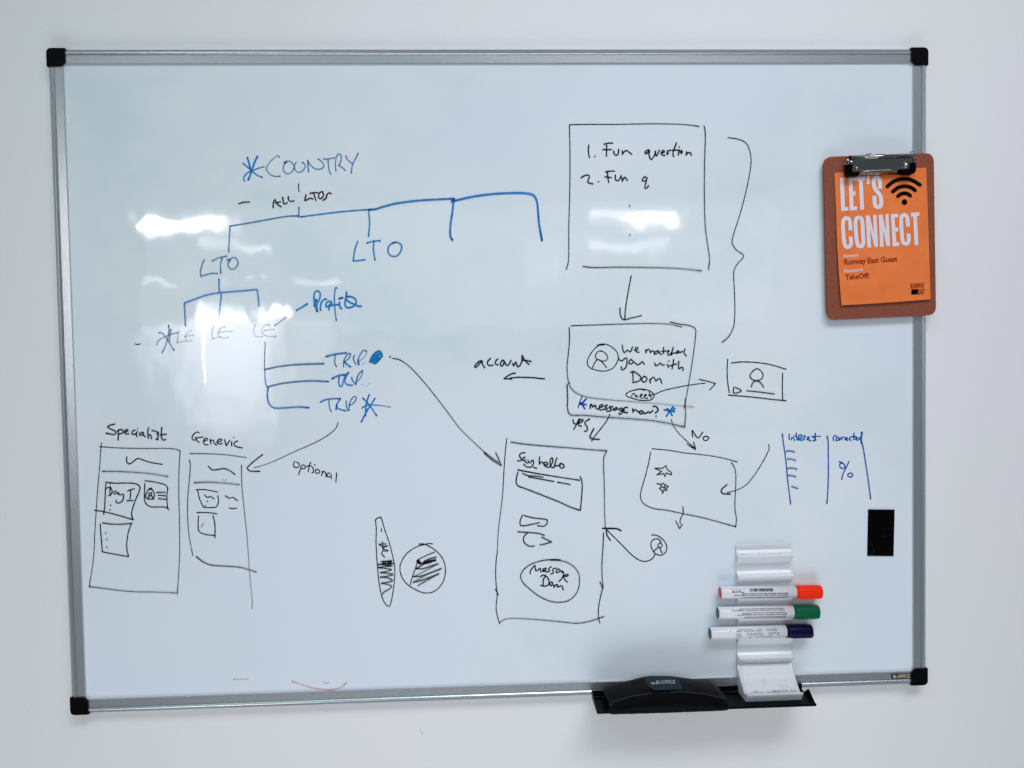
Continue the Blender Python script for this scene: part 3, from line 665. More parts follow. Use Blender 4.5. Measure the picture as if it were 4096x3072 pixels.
ink(HW, 'black words message Dom', 'mdm', BLK, 5,
    ["530,555 520,490 590,380 665,300 670,380 690,470 740,450 820,385 820,460 840,500", "900,460 980,430 990,390 940,390 890,430 890,480 960,480 1010,480", "1140,345 1070,400 1080,450 1090,480 1010,510", "1295,390 1220,400 1180,430 1200,480 1200,540 1130,555",
     "1390,420 1340,420 1290,480 1300,520 1370,500 1420,450 1450,500", "1480,480 1450,520 1510,500 1490,610 1450,700 1370,775", "1510,620 1600,630 1650,590 1610,570 1540,600 1500,640 1550,730 1610,795",
     "835,635 870,600 950,595 1030,660 1075,760 1070,860 1000,910 900,915 830,890", "960,640 910,720 905,880", "1160,795 1110,810 1100,870 1140,905 1180,860 1175,800", "1215,890 1225,950", "1230,930 1280,880 1320,870 1330,950 1390,920 1460,910 1475,960 1495,1020"])
ink(AR, 'bold black arrow swinging up from the small portrait to the phone outline', 'G', BLK, 4,
    ["990,870 1050,930 1120,1000 1200,1080 1270,1125 1320,1130 1370,1105 1390,1070", ("955,857 1030,858 1080,862 1107,877", dict(w=6)), ("985,870 990,910 1018,957", dict(w=5))], dens=(.95, 1))
ink('drawn_circle', 'small round black portrait icon under the star box', 'G', BLK, 4, ["1360,912 1400,915 1450,945 1485,1000 1480,1050 1440,1080 1390,1065 1358,1010 1360,965 1400,943 1430,955 1435,965", "1440,975 1415,990 1415,1010 1440,1015 1448,990 1432,975", "1415,1015 1375,1050", "1430,1020 1447,1062"])
ink(BX, 'tilted black box holding two little stars', 'H', BLK, 3.6,
    ["228,305 380,320 500,340 620,352 740,368 850,390 945,417", "215,333 200,420 170,540 140,640 130,710 150,760 230,805 350,823 480,850 650,885 800,925 932,962! 938,900 925,800 930,650 932,520 920,460 895,420"], dens=(.9, .7))
ink('drawn_star', 'small black outlined star, upper of two', 'H', BLK, 3.6, ["250,470 320,468! 345,447! 355,480! 392,510 390,525! 345,510! 338,540! 325,515! 268,525! 310,495! 250,470"], dens=(1, 1))
ink('drawn_star', 'small black scribbled star, lower of two', 'H', BLK, 3.6, ["272,600! 303,606! 322,596! 338,612! 366,624! 348,638! 354,656! 328,654! 317,681! 311,654! 288,640! 306,626! 300,604", "306,626! 330,632! 328,654", "338,612! 330,632! 348,638"], dens=(1, 1))
ink(AR, 'tiny black arrow pointing down out of the star box', 'H', BLK, 3.8, ["487,795 490,850 465,900 465,940", "427,912 460,978! 485,940"])
ink(AR, 'curved black arrow sweeping into the star box from the right', 'H', BLK, 3.4, [("1210,270 1215,300 1190,360 1140,450 1080,540 1020,610 960,645 920,660 860,675", dict(d=(.9, .7))), ("857,608 810,655 820,680 885,688", dict(w=5))])
ink('drawn_table', 'three blue upright lines with short dashes beside the first', 'int', (.004, .085, .42), 4.6,
    ["105,135 125,320 160,560 195,850 215,1100 245,1350 288,1689", "1090,185 1115,280 1118,500 1122,800 1120,1100 1110,1400 1089,1676", "1865,340 1900,500 1940,750 1990,1080 2040,1450 2055,1575",
     "195,522 280,517 370,538", "215,692 300,697 392,722", "225,898 320,895 420,915", "215,1058 300,1062 392,1085", "315,1300 380,1325 440,1345"], dens=(.9, .8), end=(.004, .02, .16))
ink(HW, 'small blue word interest', 'int', (.004, .07, .46), 5,
    ["257,150 260,265", "310,270 320,215 350,230 380,290", "418,125 415,200 440,280", "365,190 420,185", ("460,250 540,220 540,175 480,175 460,220 480,275 560,275 595,240 600,185", dict(w=7, c=BLU)), "650,265 700,240 690,200 660,220 680,270 735,295",
     ("770,200 800,215 830,250 850,280 790,290", dict(w=6, c=BLU)), "835,130 835,260", ("800,195 950,195", dict(w=4))], end=NAV)
ink(HW, 'small blue word connected', 'int', (.004, .08, .46), 5,
    ["1298,180 1265,180 1238,212 1230,255 1246,288", "1300,220 1295,290 1350,270 1350,220 1310,210", "1370,280 1390,220 1420,270 1440,210 1490,220", "1490,270 1550,240 1530,220 1500,260 1550,285", "1620,210 1580,250 1620,280", "1690,125 1685,270", "1640,200 1730,200",
     "1720,260 1770,220 1745,215 1730,260 1780,280", "1830,220 1790,250 1850,260", ("1865,110 1855,200 1848,280 1860,340", dict(w=8, c=(.006, .16, .42)))], end=NAV)
ink(HW, 'blue percent sign', 'int', (.004, .09, .46), 5, ["1580,755 1500,920 1440,1050 1420,1145", "1360,765 1400,765 1460,800 1490,850 1470,895 1420,905 1380,870 1375,810 1420,790", "1600,1010 1560,1030 1560,1080 1610,1095 1660,1070 1650,1020 1600,1010"], end=NAV)
ink(LN, 'pale red curved stroke near the bottom rail', 'red', RED, 6, [("1085,425 1200,465 1350,512 1500,535 1600,540 1700,525 1770,495 1820,445", dict(d=(.34, .38)))], end=(.6, .35, .4))
ink(LN, 'pale red dash left of the red curve', 'red', RED, 5.5, [("290,400 380,397 480,390", dict(d=(.34, .26)))], end=(.6, .4, .45))
sm = (.20, .26, .30)
for tl, st, w_, d_ in (('red', "1520,430 1545,460 1580,440", 3.5, .35), ('cty', "735,105 755,125", 4, .35), ('E', "1225,555 1240,568 1255,555", 5, .12), ('lto', "1395,835 1398,838", 2, .2)):
    ink('smudge', 'small grey smear of half wiped ink', tl, sm, w_, [st], dens=(d_, d_), end=sm)

# ---------------------------------------------------------------- clipboard with its poster
YC = -0.0062            # front of the hardboard
cb = thing('clipboard', 'small brown hardboard clipboard with a chrome clip, hanging over the right frame rail', 'clipboard')
brd = [P('CB', x, y, YC) for x, y in ((97, 145), (1046, 111), (1066, 1508), (127, 1552))]
prism('backing_board', round_poly(brd, .0125, 8), .0036, m_hard, cb, bev=.0005)
def YP(t):  # poster plane: a little proud towards its lower edge
    return YC - .0009 - .0026 * t
PT, PB = P('CB', 585, 260, YC).z, P('CB', 635, 1398, YC).z
def PP(x, y, tile='CB', lift=0.0):
    yy = YC - .001
    for _ in range(4):
        q = P(tile, x, y, yy)
        yy = YP((PT - q.z) / (PT - PB)) - lift
    return P(tile, x, y, yy)
poster = thing('poster', "orange paper notice reading LET'S CONNECT under the clip of the clipboard", 'poster')
bm = bmesh.new()
outl = [(190, 283), (203, 620), (214, 940), (232, 1200), (250, 1424), (500, 1411), (760, 1393), (1018, 1372), (1010, 1100), (1000, 800), (990, 500), (980, 237), (585, 258)]
vs = [bm.verts.new(PP(x, y)) for x, y in outl]
f = bm.faces.new(vs)
r = bmesh.ops.extrude_face_region(bm, geom=[f])
for g in r['geom']:
    if isinstance(g, bmesh.types.BMVert): g.co.y += .00025
from_bm('paper_sheet', bm, m_paper, poster)
def glyphs(name, polys, tile, m, parent, strokes=(), w=0, lift=.0003):
    rb = Ribbon(0)
    vv, ff = [], []
    for k, pl_ in enumerate(polys):
        ids = []
        for x, y in pl_:
            ids.append(len(vv)); vv.append(tuple(PP(x, y, tile, lift + k * 3e-6)))
        ff.append(tuple(ids))
    for k, (st, caps) in enumerate(strokes):
        r2 = Ribbon(0)
        pts = [Vector((x, 0, y)) for x, y in parse(st)[0]]
        r2.stroke(pts, w, BLK, BLK, 1, 1, caps=caps, wob=0, step=w * .25)
        o = len(vv)
        vv += [tuple(PP(a, c, tile, lift + 5e-5 + k * 1e-5)) for a, _, c in r2.v]
        ff += [tuple(i + o for i in q) for q in r2.f]
    me = bpy.data.meshes.new(name)
    me.from_pydata(vv, [], ff)
    return link(name, me, m, parent)
lets = [[(175, 668), (272, 665), (300, 1368), (378, 1365), (378, 1448), (207, 1465)],
        [(385, 655), (558, 650), (560, 735), (478, 742), (488, 990), (545, 985), (552, 1085), (492, 1087), (505, 1355), (590, 1350), (585, 1440), (412, 1452)],
        [(569, 648), (778, 640), (780, 728), (722, 732), (757, 1420), (662, 1432), (632, 742), (571, 738)],
        [(808, 635), (893, 632), (885, 815), (822, 820)]]
glyphs('lettering', lets, 'CL', m_pwhite, poster, [("1138,930 1130,760 1110,690 1060,662 1005,690 985,770 1000,880 1050,970 1120,1060 1160,1160 1165,1290 1145,1345 1090,1368 1035,1345 1015,1290 1000,1095", False)], 96)['label'] = "white capitals reading LET'S"
def bar(x0, y0, x1, y1, w): return [(x0, y0), (x0 + w, y0 - 1.5), (x1 + w, y1 - 1.5), (x1, y1)]
conn = [bar(458, 650, 473, 928, 32), bar(521, 646, 535, 922, 30), [(470, 650), (492, 649), (556, 921), (534, 922)],
        bar(570, 644, 582, 921, 31), bar(627, 640, 640, 916, 28), [(580, 644), (602, 643), (660, 915), (638, 916)],
        [(675, 640), (738, 635), (740, 668), (708, 670), (713, 755), (738, 753), (740, 787), (715, 789), (722, 882), (748, 880), (748, 912), (692, 918)],
        [(848, 628), (920, 622), (920, 655), (900, 657), (912, 905), (880, 908), (868, 660), (848, 662)]]
glyphs('lettering', conn, 'CB', m_pwhite, poster,
       [("328,780 322,705 313,680 293,672 272,682 264,705 266,800 275,890 284,915 303,924 322,915 332,895 328,832", False),
        ("400,665 380,675 371,705 374,790 386,890 395,912 412,918 430,910 438,885 434,790 428,700 419,675 398,665", False),
        ("823,748 817,675 808,652 792,645 774,653 765,675 768,780 778,870 785,890 802,895 820,887 829,865 826,805", False)], 33)['label'] = 'white capitals reading CONNECT'
glyphs('wireless_symbol', [[(1722 + 68 * math.cos(a * .3927), 1245 + 72 * math.sin(a * .3927)) for a in range(16)]], 'CL', m_pblack, poster,
       [("1567,1106 1640,1052 1720,1035 1800,1050 1862,1092", True), ("1443,995 1560,905 1640,875 1720,867 1800,872 1880,898 1975,965", True), ("1312,872 1400,795 1500,735 1610,700 1720,690 1830,700 1950,745 2092,835", True)], 92)['label'] = 'black wireless symbol of three arcs over a dot'
def ptext(txt, x0, y0, x1, y1, hs, m, bold=0.0, label=None):
    v, f = text_mesh(txt, bold)
    dx, dy = x1 - x0, y1 - y0
    me = bpy.data.meshes.new('lettering')
    me.from_pydata([tuple(PP(x0 + dx * a + dy * b_ * hs, y0 + dy * a - dx * b_ * hs, 'CB', .0003)) for a, b_ in v], [], f)
    o = link('lettering', me, m, poster)
    o['label'] = label or ('small print reading ' + txt)
ptext('Network', 270, 1012, 402, 1004, 1.1, m_pwhite, .012)
ptext('Runway East Guest', 275, 1074, 733, 1046, 1.15, m_pred, .022)
ptext('Password', 277, 1142, 430, 1132, 1.05, m_pwhite, .012)
ptext('TakeOff!', 284, 1203, 487, 1190, 1.1, m_pred, .022)
ptext('RUNWAY', 848, 1281, 967, 1272, 2.4, m_pred, .03, 'small stacked logo letters reading RUNWAY')
ptext('EAST', 911, 1330, 967, 1326, 2.4, m_pred, .03, 'small stacked logo letters reading EAST')
glyphs('logo_block', [[(852, 1288), (908, 1284), (909, 1329), (852, 1333)]], 'CB', m_pblack, poster)

# the clip
def CP(x, y, d): return P('CL', x, y, d)
clip = thing('x', None, None)
bpy.data.objects.remove(clip)
plate = prism('clip_plate', round_poly([CP(x, y, -.0175) for x, y in ((440, 235), (1925, 180), (1985, 300), (1850, 455), (1660, 462), (650, 500), (480, 520), (345, 345))], .0006, 3), .0010, m_chrome, cb, bev=.0003)
# rolled upper edge
def tube(name, a, b_, r, m, parent, seg=20, caps=True):
    bm = bmesh.new()
    d = (b_ - a).normalized()
    u = d.cross(Vector((0, 1, 0))).normalized(); v = d.cross(u)
    rings = []
    for p, rr in ((a, r), (b_, r)):
        rings.append([bm.verts.new(p + (u * math.cos(t * 2 * math.pi / seg) + v * math.sin(t * 2 * math.pi / seg)) * rr) for t in range(seg)])
    for i in range(seg): bm.faces.new((rings[0][i], rings[0][(i + 1) % seg], rings[1][(i + 1) % seg], rings[1][i]))
    if caps: bm.faces.new(rings[0]); bm.faces.new(rings[1][::-1])
    return from_bm(name, bm, m, parent, smooth=False)
tb = tube('rolled_edge', CP(425, 190, -.0165), CP(1935, 132, -.0165), .0031, m_chrome, cb, 28)
for p in tb.data.polygons: p.use_smooth = len(p.vertices) == 4
# springy lower lip that presses the paper
bm = bmesh.new()
N = 8
rows = []
for k in range(N + 1):
    t = k / N
    yl = -.0175 + .0078 * t ** 1.5
    a = CP(648, 498 + 112 * t, yl); b_ = CP(1662, 458 + 115 * t, yl)
    rows.append([bm.verts.new(a.lerp(b_, j / 4)) for j in range(5)])
for k in range(N):
    for j in range(4): bm.faces.new((rows[k][j], rows[k][j + 1], rows[k + 1][j + 1], rows[k + 1][j]))
lip = from_bm('pressing_lip', bm, m_chrome, cb, smooth=True)
sd = lip.modifiers.new('thick', 'SOLIDIFY'); sd.thickness = .0006
for pts, dp in ((((345, 335), (480, 335), (480, 520), (645, 520), (640, 605), (600, 622), (400, 622), (358, 585)), -.0188),
                (((1850, 305), (1998, 290), (2004, 470), (1970, 550), (1900, 575), (1682, 565), (1682, 482), (1850, 475)), -.0188)):
    prism('clip_grip', round_poly([CP(x, y, dp) for x, y in pts], .0008, 3), .0100, m_clipblack, cb, bev=.0006)
def dome(name, c, r, h, m, parent, seg=16):
    bm = bmesh.new()
    prev = None
    for k in range(5):
        a = math.pi / 2 * k / 5
        ring = [bm.verts.new(c + Vector((math.cos(t * 2 * math.pi / seg) * r * math.cos(a), -h * math.sin(a), math.sin(t * 2 * math.pi / seg) * r * math.cos(a)))) for t in range(seg)]
        if prev:
            for i in range(seg): bm.faces.new((prev[i], prev[(i + 1) % seg], ring[(i + 1) % seg], ring[i]))
        prev = ring
    top = bm.verts.new(c + Vector((0, -h, 0)))
    for i in range(seg): bm.faces.new((prev[i], prev[(i + 1) % seg], top))
    return from_bm(name, bm, m, parent, smooth=True)
dome('rivet', CP(575, 445, -.0174), .0030, .0028, m_chrome, cb)
dome('rivet', CP(1758, 375, -.0174), .0050, .0036, m_chrome, cb)
tube('hinge_pin', CP(345, 250, -.0145), CP(460, 300, -.0165), .0022, m_chrome, cb)
tube('hinge_pin', CP(1880, 245, -.0165), CP(1985, 235, -.0145), .0030, m_chrome, cb)
sb = tube('side_flange', CP(302, 322, -.0095), CP(310, 532, -.0095), .0021, m_chrome, cb)
tube('spring_end', CP(415, 140, -.0170), CP(425, 240, -.0185), .0014, m_clipblack, cb)
tube('spring_end', CP(1850, 55, -.0160), CP(1942, 35, -.0150), .0007, m_chrome, cb)
prism('hanging_hook', round_poly([CP(x, y, -.0120) for x, y in ((1025, 108), (1150, 92), (1255, 95), (1250, 112), (1150, 118), (1035, 122))], .0003, 2), .004, m_clipblack, cb)
tube('hook_wire', CP(800, 110, -.0110), CP(930, 88, -.0110), .0006, m_chrome, cb)

# ---------------------------------------------------------------- pen tray under the board
def EP(x, y, y3): return P('ER', x, y, y3)
tray = thing('pen_tray', 'black plastic pen tray hooked over the bottom frame rail', 'tray')
yb = -.0024
zb = EP(90, 302, yb).z
depth = .047
xl, xr = EP(83, 280, yb).x, EP(1942, 240, yb).x
def edge_z(x): return 0
zt = EP(83, 252, yb).z
extrude_x('back_plate', [(yb, zt), (yb, zb), (yb + .0017, zb), (yb + .0017, zt)], xl, xr, m_black, tray)
extrude_x('shelf', [(yb - .0001, zb), (yb - depth, zb - .0010), (yb - depth, zb + .0006), (yb - depth - .0012, zb + .0006), (yb - depth - .0012, zb - .0030), (yb - .0001, zb - .0022)], xl, xr, m_black, tray)
for xx in (xl, xr - .0015):
    extrude_x('end_gusset', [(yb - .0002, zb + .0001), (yb - .0002, zt - .0005), (yb - depth * .98, zb - .0009)] if xx == xl else [(yb - .010, zb + .0001), (yb - .024, zb + .0105), (yb - depth * .98, zb - .0008)], xx, xx + .0015, m_black, tray)
prism('end_hook', [Vector((xr - .006, yb - .001, zt)), Vector((xr, yb - .001, zt)), Vector((xr - .0008, yb - .001, zb)), Vector((xr - .006, yb - .001, zb))], .0006, m_black, tray)

# ---------------------------------------------------------------- eraser on the tray
er = thing('board_eraser', 'long black arched whiteboard eraser with a slate grip pad, lying on the pen tray', 'eraser')
def lerp_tab(tab, t):
    for (a, va), (b_, vb) in zip(tab, tab[1:]):
        if t <= b_: return va + (vb - va) * (t - a) / (b_ - a)
    return tab[-1][1]
top = [(0, 240), (.02, 222), (.06, 203), (.2, 167), (.35, 128), (.42, 119), (.52, 117), (.61, 121), (.75, 140), (.9, 165), (.955, 174), (1, 215)]
mid = [(0, 352), (.02, 350), (.18, 300), (.36, 271), (.5, 262), (.62, 258), (.78, 275), (1, 322)]
bot = [(0, 455), (.02, 459), (.5, 445), (.97, 426), (1, 420)]
N = 40
bm = bmesh.new()
rings = []
for k in range(N + 1):
    t = k / N
    ring = []
    tx, mx = 172 + (1195 - 172) * t, 232 + (1288 - 232) * t
    bx = 240 + (1290 - 240) * t
    ty, my, by = lerp_tab(top, t), lerp_tab(mid, t), lerp_tab(bot, t)
    dT, dM, dB = -.014, -.050, -.0535
    ring.append(EP(tx, ty + 10, -.0060))
    ring.append(EP(tx, ty + 2, -.0085))
    ring.append(EP(tx, ty, dT))
    for s_ in (.15, .35, .6, .85):
        q = s_
        ring.append(EP(tx + (mx - tx) * q, ty + (my - ty) * q, dT + (dM - dT) * q - .0035 * math.sin(math.pi * q)))
    ring.append(EP(mx, my, dM - .0006))
    ring.append(EP(mx, my + 4, dM - .0003))
    ring.append(EP(mx + (bx - mx) * .3, my + (by - my) * .35, dM - .0035))
    ring.append(EP(bx, by - 14, dB - .001))
    fl = EP(bx, by, dB)
    ring.append(fl)
    ring.append(Vector((fl.x, -.0065, zb + .0012)))
    rings.append([bm.verts.new(p) for p in ring])
M_ = len(rings[0])
for k in range(N):
    for i in range(M_): bm.faces.new((rings[k][i], rings[k][(i + 1) % M_], rings[k + 1][(i + 1) % M_], rings[k + 1][i]))
bm.faces.new(rings[0]); bm.faces.new(rings[-1][::-1])
from_bm('body', bm, m_black, er, smooth=True).modifiers.new('split', 'EDGE_SPLIT').split_angle = math.radians(32)
sv, sf = [], []
for k in range(61):
    t = k / 60
    if .36 < t < .5: continue
    if t > .985 or t < .03: continue
    mx_, my_ = 232 + (1288 - 232) * t, lerp_tab(mid, t)
    a_, b_ = EP(mx_, my_ - 1.2, -.0507), EP(mx_, my_ + 1.2, -.0507)
    if sv and not (.5 <= t < .517): sf.append((len(sv) - 2, len(sv) - 1, len(sv) + 1, len(sv)))
    sv += [tuple(a_), tuple(b_)]
me = bpy.data.meshes.new('seam'); me.from_pydata(sv, [], sf)
link('seam', me, m_felt_edge, er)
# felt strip under the front edge
bm = bmesh.new()
N = 60
A, B_ = [], []
random.seed(3)
for k in range(N + 1):
    t = k / N
    x_, y_ = 250 + (1278 - 250) * t, lerp_tab(bot, t)
    A.append(bm.verts.new(EP(x_, y_ - 16, -.0552))); B_.append(bm.verts.new(EP(x_, y_ + 1.5 * random.random(), -.0548)))
for k in range(N): bm.faces.new((A[k], A[k + 1], B_[k + 1], B_[k]))
fo = from_bm('felt_strip', bm, m_felt, er)
sd = fo.modifiers.new('thick', 'SOLIDIFY'); sd.thickness = .0012
def grip_pt(x, y, lift=.0):
    """point on the sloping top of the eraser"""
    t = (x - 172) / 1080
    ty, my = lerp_tab(top, t), lerp_tab(mid, t)
    q = (y - ty) / (my - ty)
    return EP(x, y, -.014 + (-.036) * q - .0035 * math.sin(math.pi * max(0, min(1, q))) - .0010 - lift)
pad = round_poly([Vector((x, 0, y)) for x, y in ((553, 140), (600, 122), (790, 121), (845, 150), (882, 215), (884, 241), (750, 243), (640, 248), (590, 222), (562, 185))], 14, 4)
cen = Vector((715, 0, 185))
bm = bmesh.new()
rows = []
for s_ in (1.0, .97, .7, .4, .15):
    rows.append([bm.verts.new(grip_pt(cen.x + (p.x - cen.x) * s_, cen.z + (p.z - cen.z) * s_, .0 if s_ == 1 else .0008)) for p in pad])
for a, c in zip(rows, rows[1:]):
    for i in range(len(pad)): bm.faces.new((a[i], a[(i + 1) % len(pad)], c[(i + 1) % len(pad)], c[i]))
bm.faces.new(rows[-1])
gp = from_bm('grip_pad', bm, m_rubber, er, smooth=False)
v, f = text_mesh('Bi-OFFICE', .03)
me = bpy.data.meshes.new('lettering')
me.from_pydata([tuple(grip_pt(652 + 168 * a + 4 * b_, 190 - 4 * a - 190 * b_, .0016)) for a, b_ in v], [], f)
link('lettering', me, m_print, gp)
me = bpy.data.meshes.new('emblem')
me.from_pydata([tuple(grip_pt(625 + 22 * math.cos(a * .3927), 184 + 9 * math.sin(a * .3927), .0016)) for a in range(16)], [], [tuple(range(16))])
link('emblem', me, m_print, gp)

# ---------------------------------------------------------------- white marker holder
YS = YB - .0002
hold = thing('marker_holder', 'white plastic marker rack with six stepped cradles, fixed to the board above the pen tray', 'holder')
def HZ(ty, dmm): return P('MH', 665, ty, YS - dmm / 1000).z
prf = [(100, 0), (100, 1.6), (112, 2.2), (150, 2.6), (178, 5), (196, 9.5), (205, 13.0), (207, 14.6), (212, 14.4)]
for k in range(5):
    o = 180 * k
    prf += [(218 + o, 12.0), (268 + o, 3.2), (276 + o, 2.2), (300 + o, 2.2), (335 + o, 3.0), (360 + o, 5.5), (376 + o, 9.5), (385 + o, 13.0), (387 + o, 14.6), (392 + o, 14.4)]
prf += [(1118, 12.0), (1148, 4.0), (1158, 2.6), (1200, 6.5), (1300, 18), (1395, 29.5), (1418, 33.0), (1424, 36.5), (1428, 43.2), (1431, 44.6), (1436, 44.8), (1504, 36.5), (1509, 35.2)]
pz = [(YS - d / 1000, HZ(y, d)) for y, d in prf]
pz = [(y, z) for y, z in pz]
pz.append((YS, pz[-1][1] + .004))
x0, x1 = P('MH', 426, 150, YS).x, P('MH', 907, 150, YS).x
rackbody = extrude_x('rack_body', pz, x0, x1, m_white_plastic, hold)
# soiled sheet of the lower ramp
bm = bmesh.new()
a = [(1175, 4.5), (1300, 18.3), (1395, 29.8), (1418, 33.3)]
rows = []
for ty, d in a:
    z_ = HZ(ty, d); y_ = YS - d / 1000 - .0003
    rows.append([bm.verts.new((x0 + .003 + (x1 - x0 - .006) * j / 4, y_, z_ + .0003)) for j in range(5)])
for p_, q_ in zip(rows, rows[1:]):
    for j in range(4): bm.faces.new((p_[j], p_[j + 1], q_[j + 1], q_[j]))
from_bm('soiled_ramp', bm, m_dirty_plastic, hold)
random.seed(11)
vv, ff = [], []
def speck(x, ty, d, r):
    z_ = HZ(ty, d); y_ = YS - d / 1000 - .0009
    b0 = len(vv)
    for k in range(6):
        a_ = k * math.pi / 3
        rr = r * (.5 + random.random() * .7)
        vv.append((x + rr * 1.8 * math.cos(a_), y_ - .00001 * (b0 % 9), z_ + rr * .8 * math.sin(a_) + .0009))
    ff.append(tuple(range(b0, b0 + 6)))
for k in range(90): speck(x0 + .012 + random.random() * (x1 - x0 - .018), 1405 + random.random() ** .5 * 14, 31.8, .00045 + .0004 * random.random())
for k in range(14): speck(x0 + .006 + random.random() * .016, 1225 + random.random() * 60, 10 + 0, .0003)
for k in range(18): speck(random.choice([x0 + .004 + random.random() * .008, x0 + .03 + random.random() * .025, x0 + .06]), 190 + random.random() * 8, 8.8, .0003 + .0002 * random.random())
me = bpy.data.meshes.new('ink_crumbs'); me.from_pydata(vv, [], ff)
o = link('ink_crumbs', me, m_ink_dust, hold); o['kind'] = 'stuff'

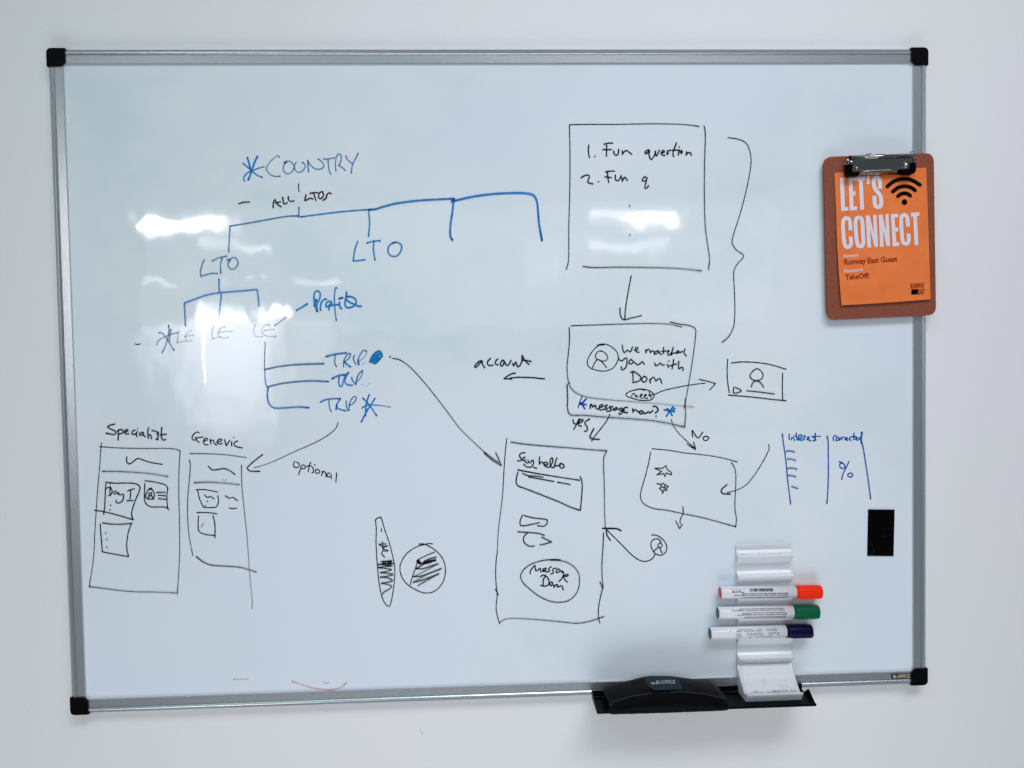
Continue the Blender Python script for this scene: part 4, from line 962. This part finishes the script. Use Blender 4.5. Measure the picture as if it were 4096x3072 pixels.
# ---------------------------------------------------------------- markers in the rack
lines_a = ['Made in Germany  EN 71  ISO 554', 'Suitable permanent. Marqueur geruchsarm sobre pizarra, tinta base (ISO 554)', 'Borrable en seco en pizarras blancas * puede retaponarse * recargable facil tapa', 'pour tableaux blancs * a conserver a plat * effacable a sec (ISO 554) encre', 'capuchon ferme * boardmarker * trocken abwischbar * nachfuellbar * rechargeable']
lines_b = ['Made in Germany', 'Dry wipe marker for whiteboards * non permanent * trocken abwischbar refill', 'Effacable a sec sur tableaux blancs * conserver a plat * rechargeable (ISO 554)', 'Pour tableaux blancs a capuchon longue duree de vie sans secher (ISO 554) plat', 'can be left uncapped for days without drying up (ISO 554) store flat refill', 'Boardmarker nachfuellbar * rechargeable']
def marker(label, capmat, plugmat, L, Rr, rad_px, rows_, textmat, barcode=False, holes=False, ridge_at=-60):
    """L and Rr are (tile x, tile y) of the axis at the plug end and at the cap end; built lying along its own axis"""
    yc = YS - .0026 - .0086
    a = P('MH', L[0], L[1], yc); c = P('MH', Rr[0], Rr[1], yc)
    r = .0083 * rad_px / 56
    d = (c - a); Ln = d.length; d.normalize()
    w = Vector((0, 1, 0)); w = (w - d * w.dot(d)).normalized(); up = d.cross(w) * -1
    if up.z < 0: up = -up
    root = thing('marker_pen', label, 'marker', 'marker pens lying in the white rack')
    def cyl(prof_, name, m, parent=root, seg=32, smooth=True):
        bm = bmesh.new(); rings = []
        for s_, rr in prof_:
            rings.append([bm.verts.new(a + d * s_ + (up * math.cos(t * 2 * math.pi / seg) - w * math.sin(t * 2 * math.pi / seg)) * rr) for t in range(seg)])
        for p_, q_ in zip(rings, rings[1:]):
            for i in range(seg): bm.faces.new((p_[i], p_[(i + 1) % seg], q_[(i + 1) % seg], q_[i]))
        bm.faces.new(rings[0]); bm.faces.new(rings[-1][::-1])
        o = from_bm(name, bm, m, parent)
        for pl2 in o.data.polygons: pl2.use_smooth = len(pl2.vertices) == 4 
        return o
    cs = Ln * .742
    brl = cyl([(.0006, r * .90), (0, r * .95), (.0008, r), (cs + .002, r)], 'barrel', m_barrel)
    cyl([(-.0004, r * .80), (-.0003, r * .86), (.001, r * .86)], 'end_plug', plugmat)
    cap = cyl([(cs, r * 1.01), (cs, r * 1.05), (cs + .006, r * 1.07), (Ln - .0025, r * 1.04), (Ln - .0006, r * .98), (Ln, r * .85)], 'cap', capmat)
    # the flat anti-roll rib along the cap
    an = math.radians(ridge_at)
    dirv = (up * math.sin(an) - w * math.cos(an)).normalized()
    sid = dirv.cross(d).normalized()
    bm = bmesh.new()
    rg = []
    for s_, h in ((cs + .004, 1.02), (cs + .008, 1.20), (Ln - .003, 1.20), (Ln - .0005, 1.10)):
        rg.append([bm.verts.new(a + d * s_ + dirv * (r * q) + sid * k) for q, k in ((.9, -.0038), (h, -.0026), (h, .0026), (.9, .0038))])
    for p_, q_ in zip(rg, rg[1:]):
        for i in range(4): bm.faces.new((p_[i], p_[(i + 1) % 4], q_[(i + 1) % 4], q_[i]))
    bm.faces.new(rg[0]); bm.faces.new(rg[-1][::-1])
    from_bm('anti_roll_rib', bm, capmat, cap)
    def on(s_, ang): return a + d * s_ + (up * math.sin(ang) - w * math.cos(ang)) * (r + .00012)
    vv, ff = [], []
    rnd = random.Random(len(label))
    for txt, s0, s1, ang, h in rows_:
        v_, f_ = text_mesh(txt, .042, 1)
        b0 = len(vv)
        gone = set()
        for i, (x_, y_) in enumerate(v_):
            s_ = s1 * Ln - x_ * (s1 - s0) * Ln          # upside down: reads from the cap towards the plug
            vv.append(tuple(on(s_, ang - (y_ * (s1 - s0) * Ln) * h / r)))
            if holes and (math.sin(s_ * 420 + 1) + math.sin(s_ * 171 + ang * 3) > .75): gone.add(b0 + i)
        ff += [tuple(i + b0 for i in q) for q in f_ if not any((i + b0) in gone for i in q)]
    me = bpy.data.meshes.new('printed_text'); me.from_pydata(vv, [], ff)
    link('printed_text', me, textmat, brl)
    if barcode:
        vv, ff = [], []
        s_ = .275
        random.seed(5)
        while s_ < .50:
            wd = random.choice([.003, .005, .008, .014])
            b0 = len(vv)
            for q in range(6):
                for ss in (s_, s_ + wd): vv.append(tuple(on(ss * Ln, math.radians(22 + 32 * q / 5))))
                if q: ff.append((b0 + 2 * q - 2, b0 + 2 * q - 1, b0 + 2 * q + 1, b0 + 2 * q))
            s_ += wd + random.choice([.0018, .002, .004])
        me = bpy.data.meshes.new('barcode'); me.from_pydata(vv, [], ff)
        link('barcode', me, m_text, brl)
    return root
dg = math.radians
marker('whiteboard marker with a bright red cap, uppermost of the three in the rack', m_red, m_redplug, (287, 532), (1182, 521), 57,
       [(lines_a[0], .09, .23, dg(50), 1.0), ('EN 71  ISO', .10, .19, dg(36), 1.0), ('Made in Germany', .10, .22, dg(22), 1.0), (lines_a[1], .20, .65, dg(8), 1.15), (lines_a[2], .12, .65, dg(-8), 1.15), (lines_a[3], .21, .65, dg(-34), 1.15), (lines_a[4], .18, .65, dg(-48), 1.15)], m_text, barcode=True)
marker('whiteboard marker with a dark green cap, middle one of the three in the rack', m_green, m_greenplug, (266, 712), (1158, 697), 58,
       [(lines_a[1], .20, .64, dg(56), 1.1), (lines_a[2], .12, .64, dg(40), 1.1), (lines_b[3], .22, .66, dg(16), 1.1), (lines_b[2], .18, .66, dg(0), 1.1), (lines_b[4], .25, .66, dg(-24), 1.1), (lines_b[1], .25, .66, dg(-40), 1.1)], m_text)
marker('whiteboard marker with a navy cap and worn print, lowest of the three in the rack', m_navy, m_greyplug, (197, 893), (1097, 868), 58,
       [(lines_a[1], .26, .64, dg(48), 1.0), (lines_a[2], .18, .64, dg(34), 1.0), (lines_b[3], .24, .66, dg(12), 1.0), (lines_b[2], .24, .66, dg(-4), 1.0), (lines_b[4], .25, .66, dg(-26), 1.0)], m_text_grey, holes=True, ridge_at=-35)

# ---------------------------------------------------------------- black magnet
mg = prism('magnet_sheet', [P('MG', x, y, YB - .0013) for x, y in ((407, 322), (990, 326), (965, 1353), (388, 1348))], .0012, m_magnet, None, bev=.0002)
tag(mg, 'flat black rectangular magnet stuck on the board right of the marker rack', 'magnet')
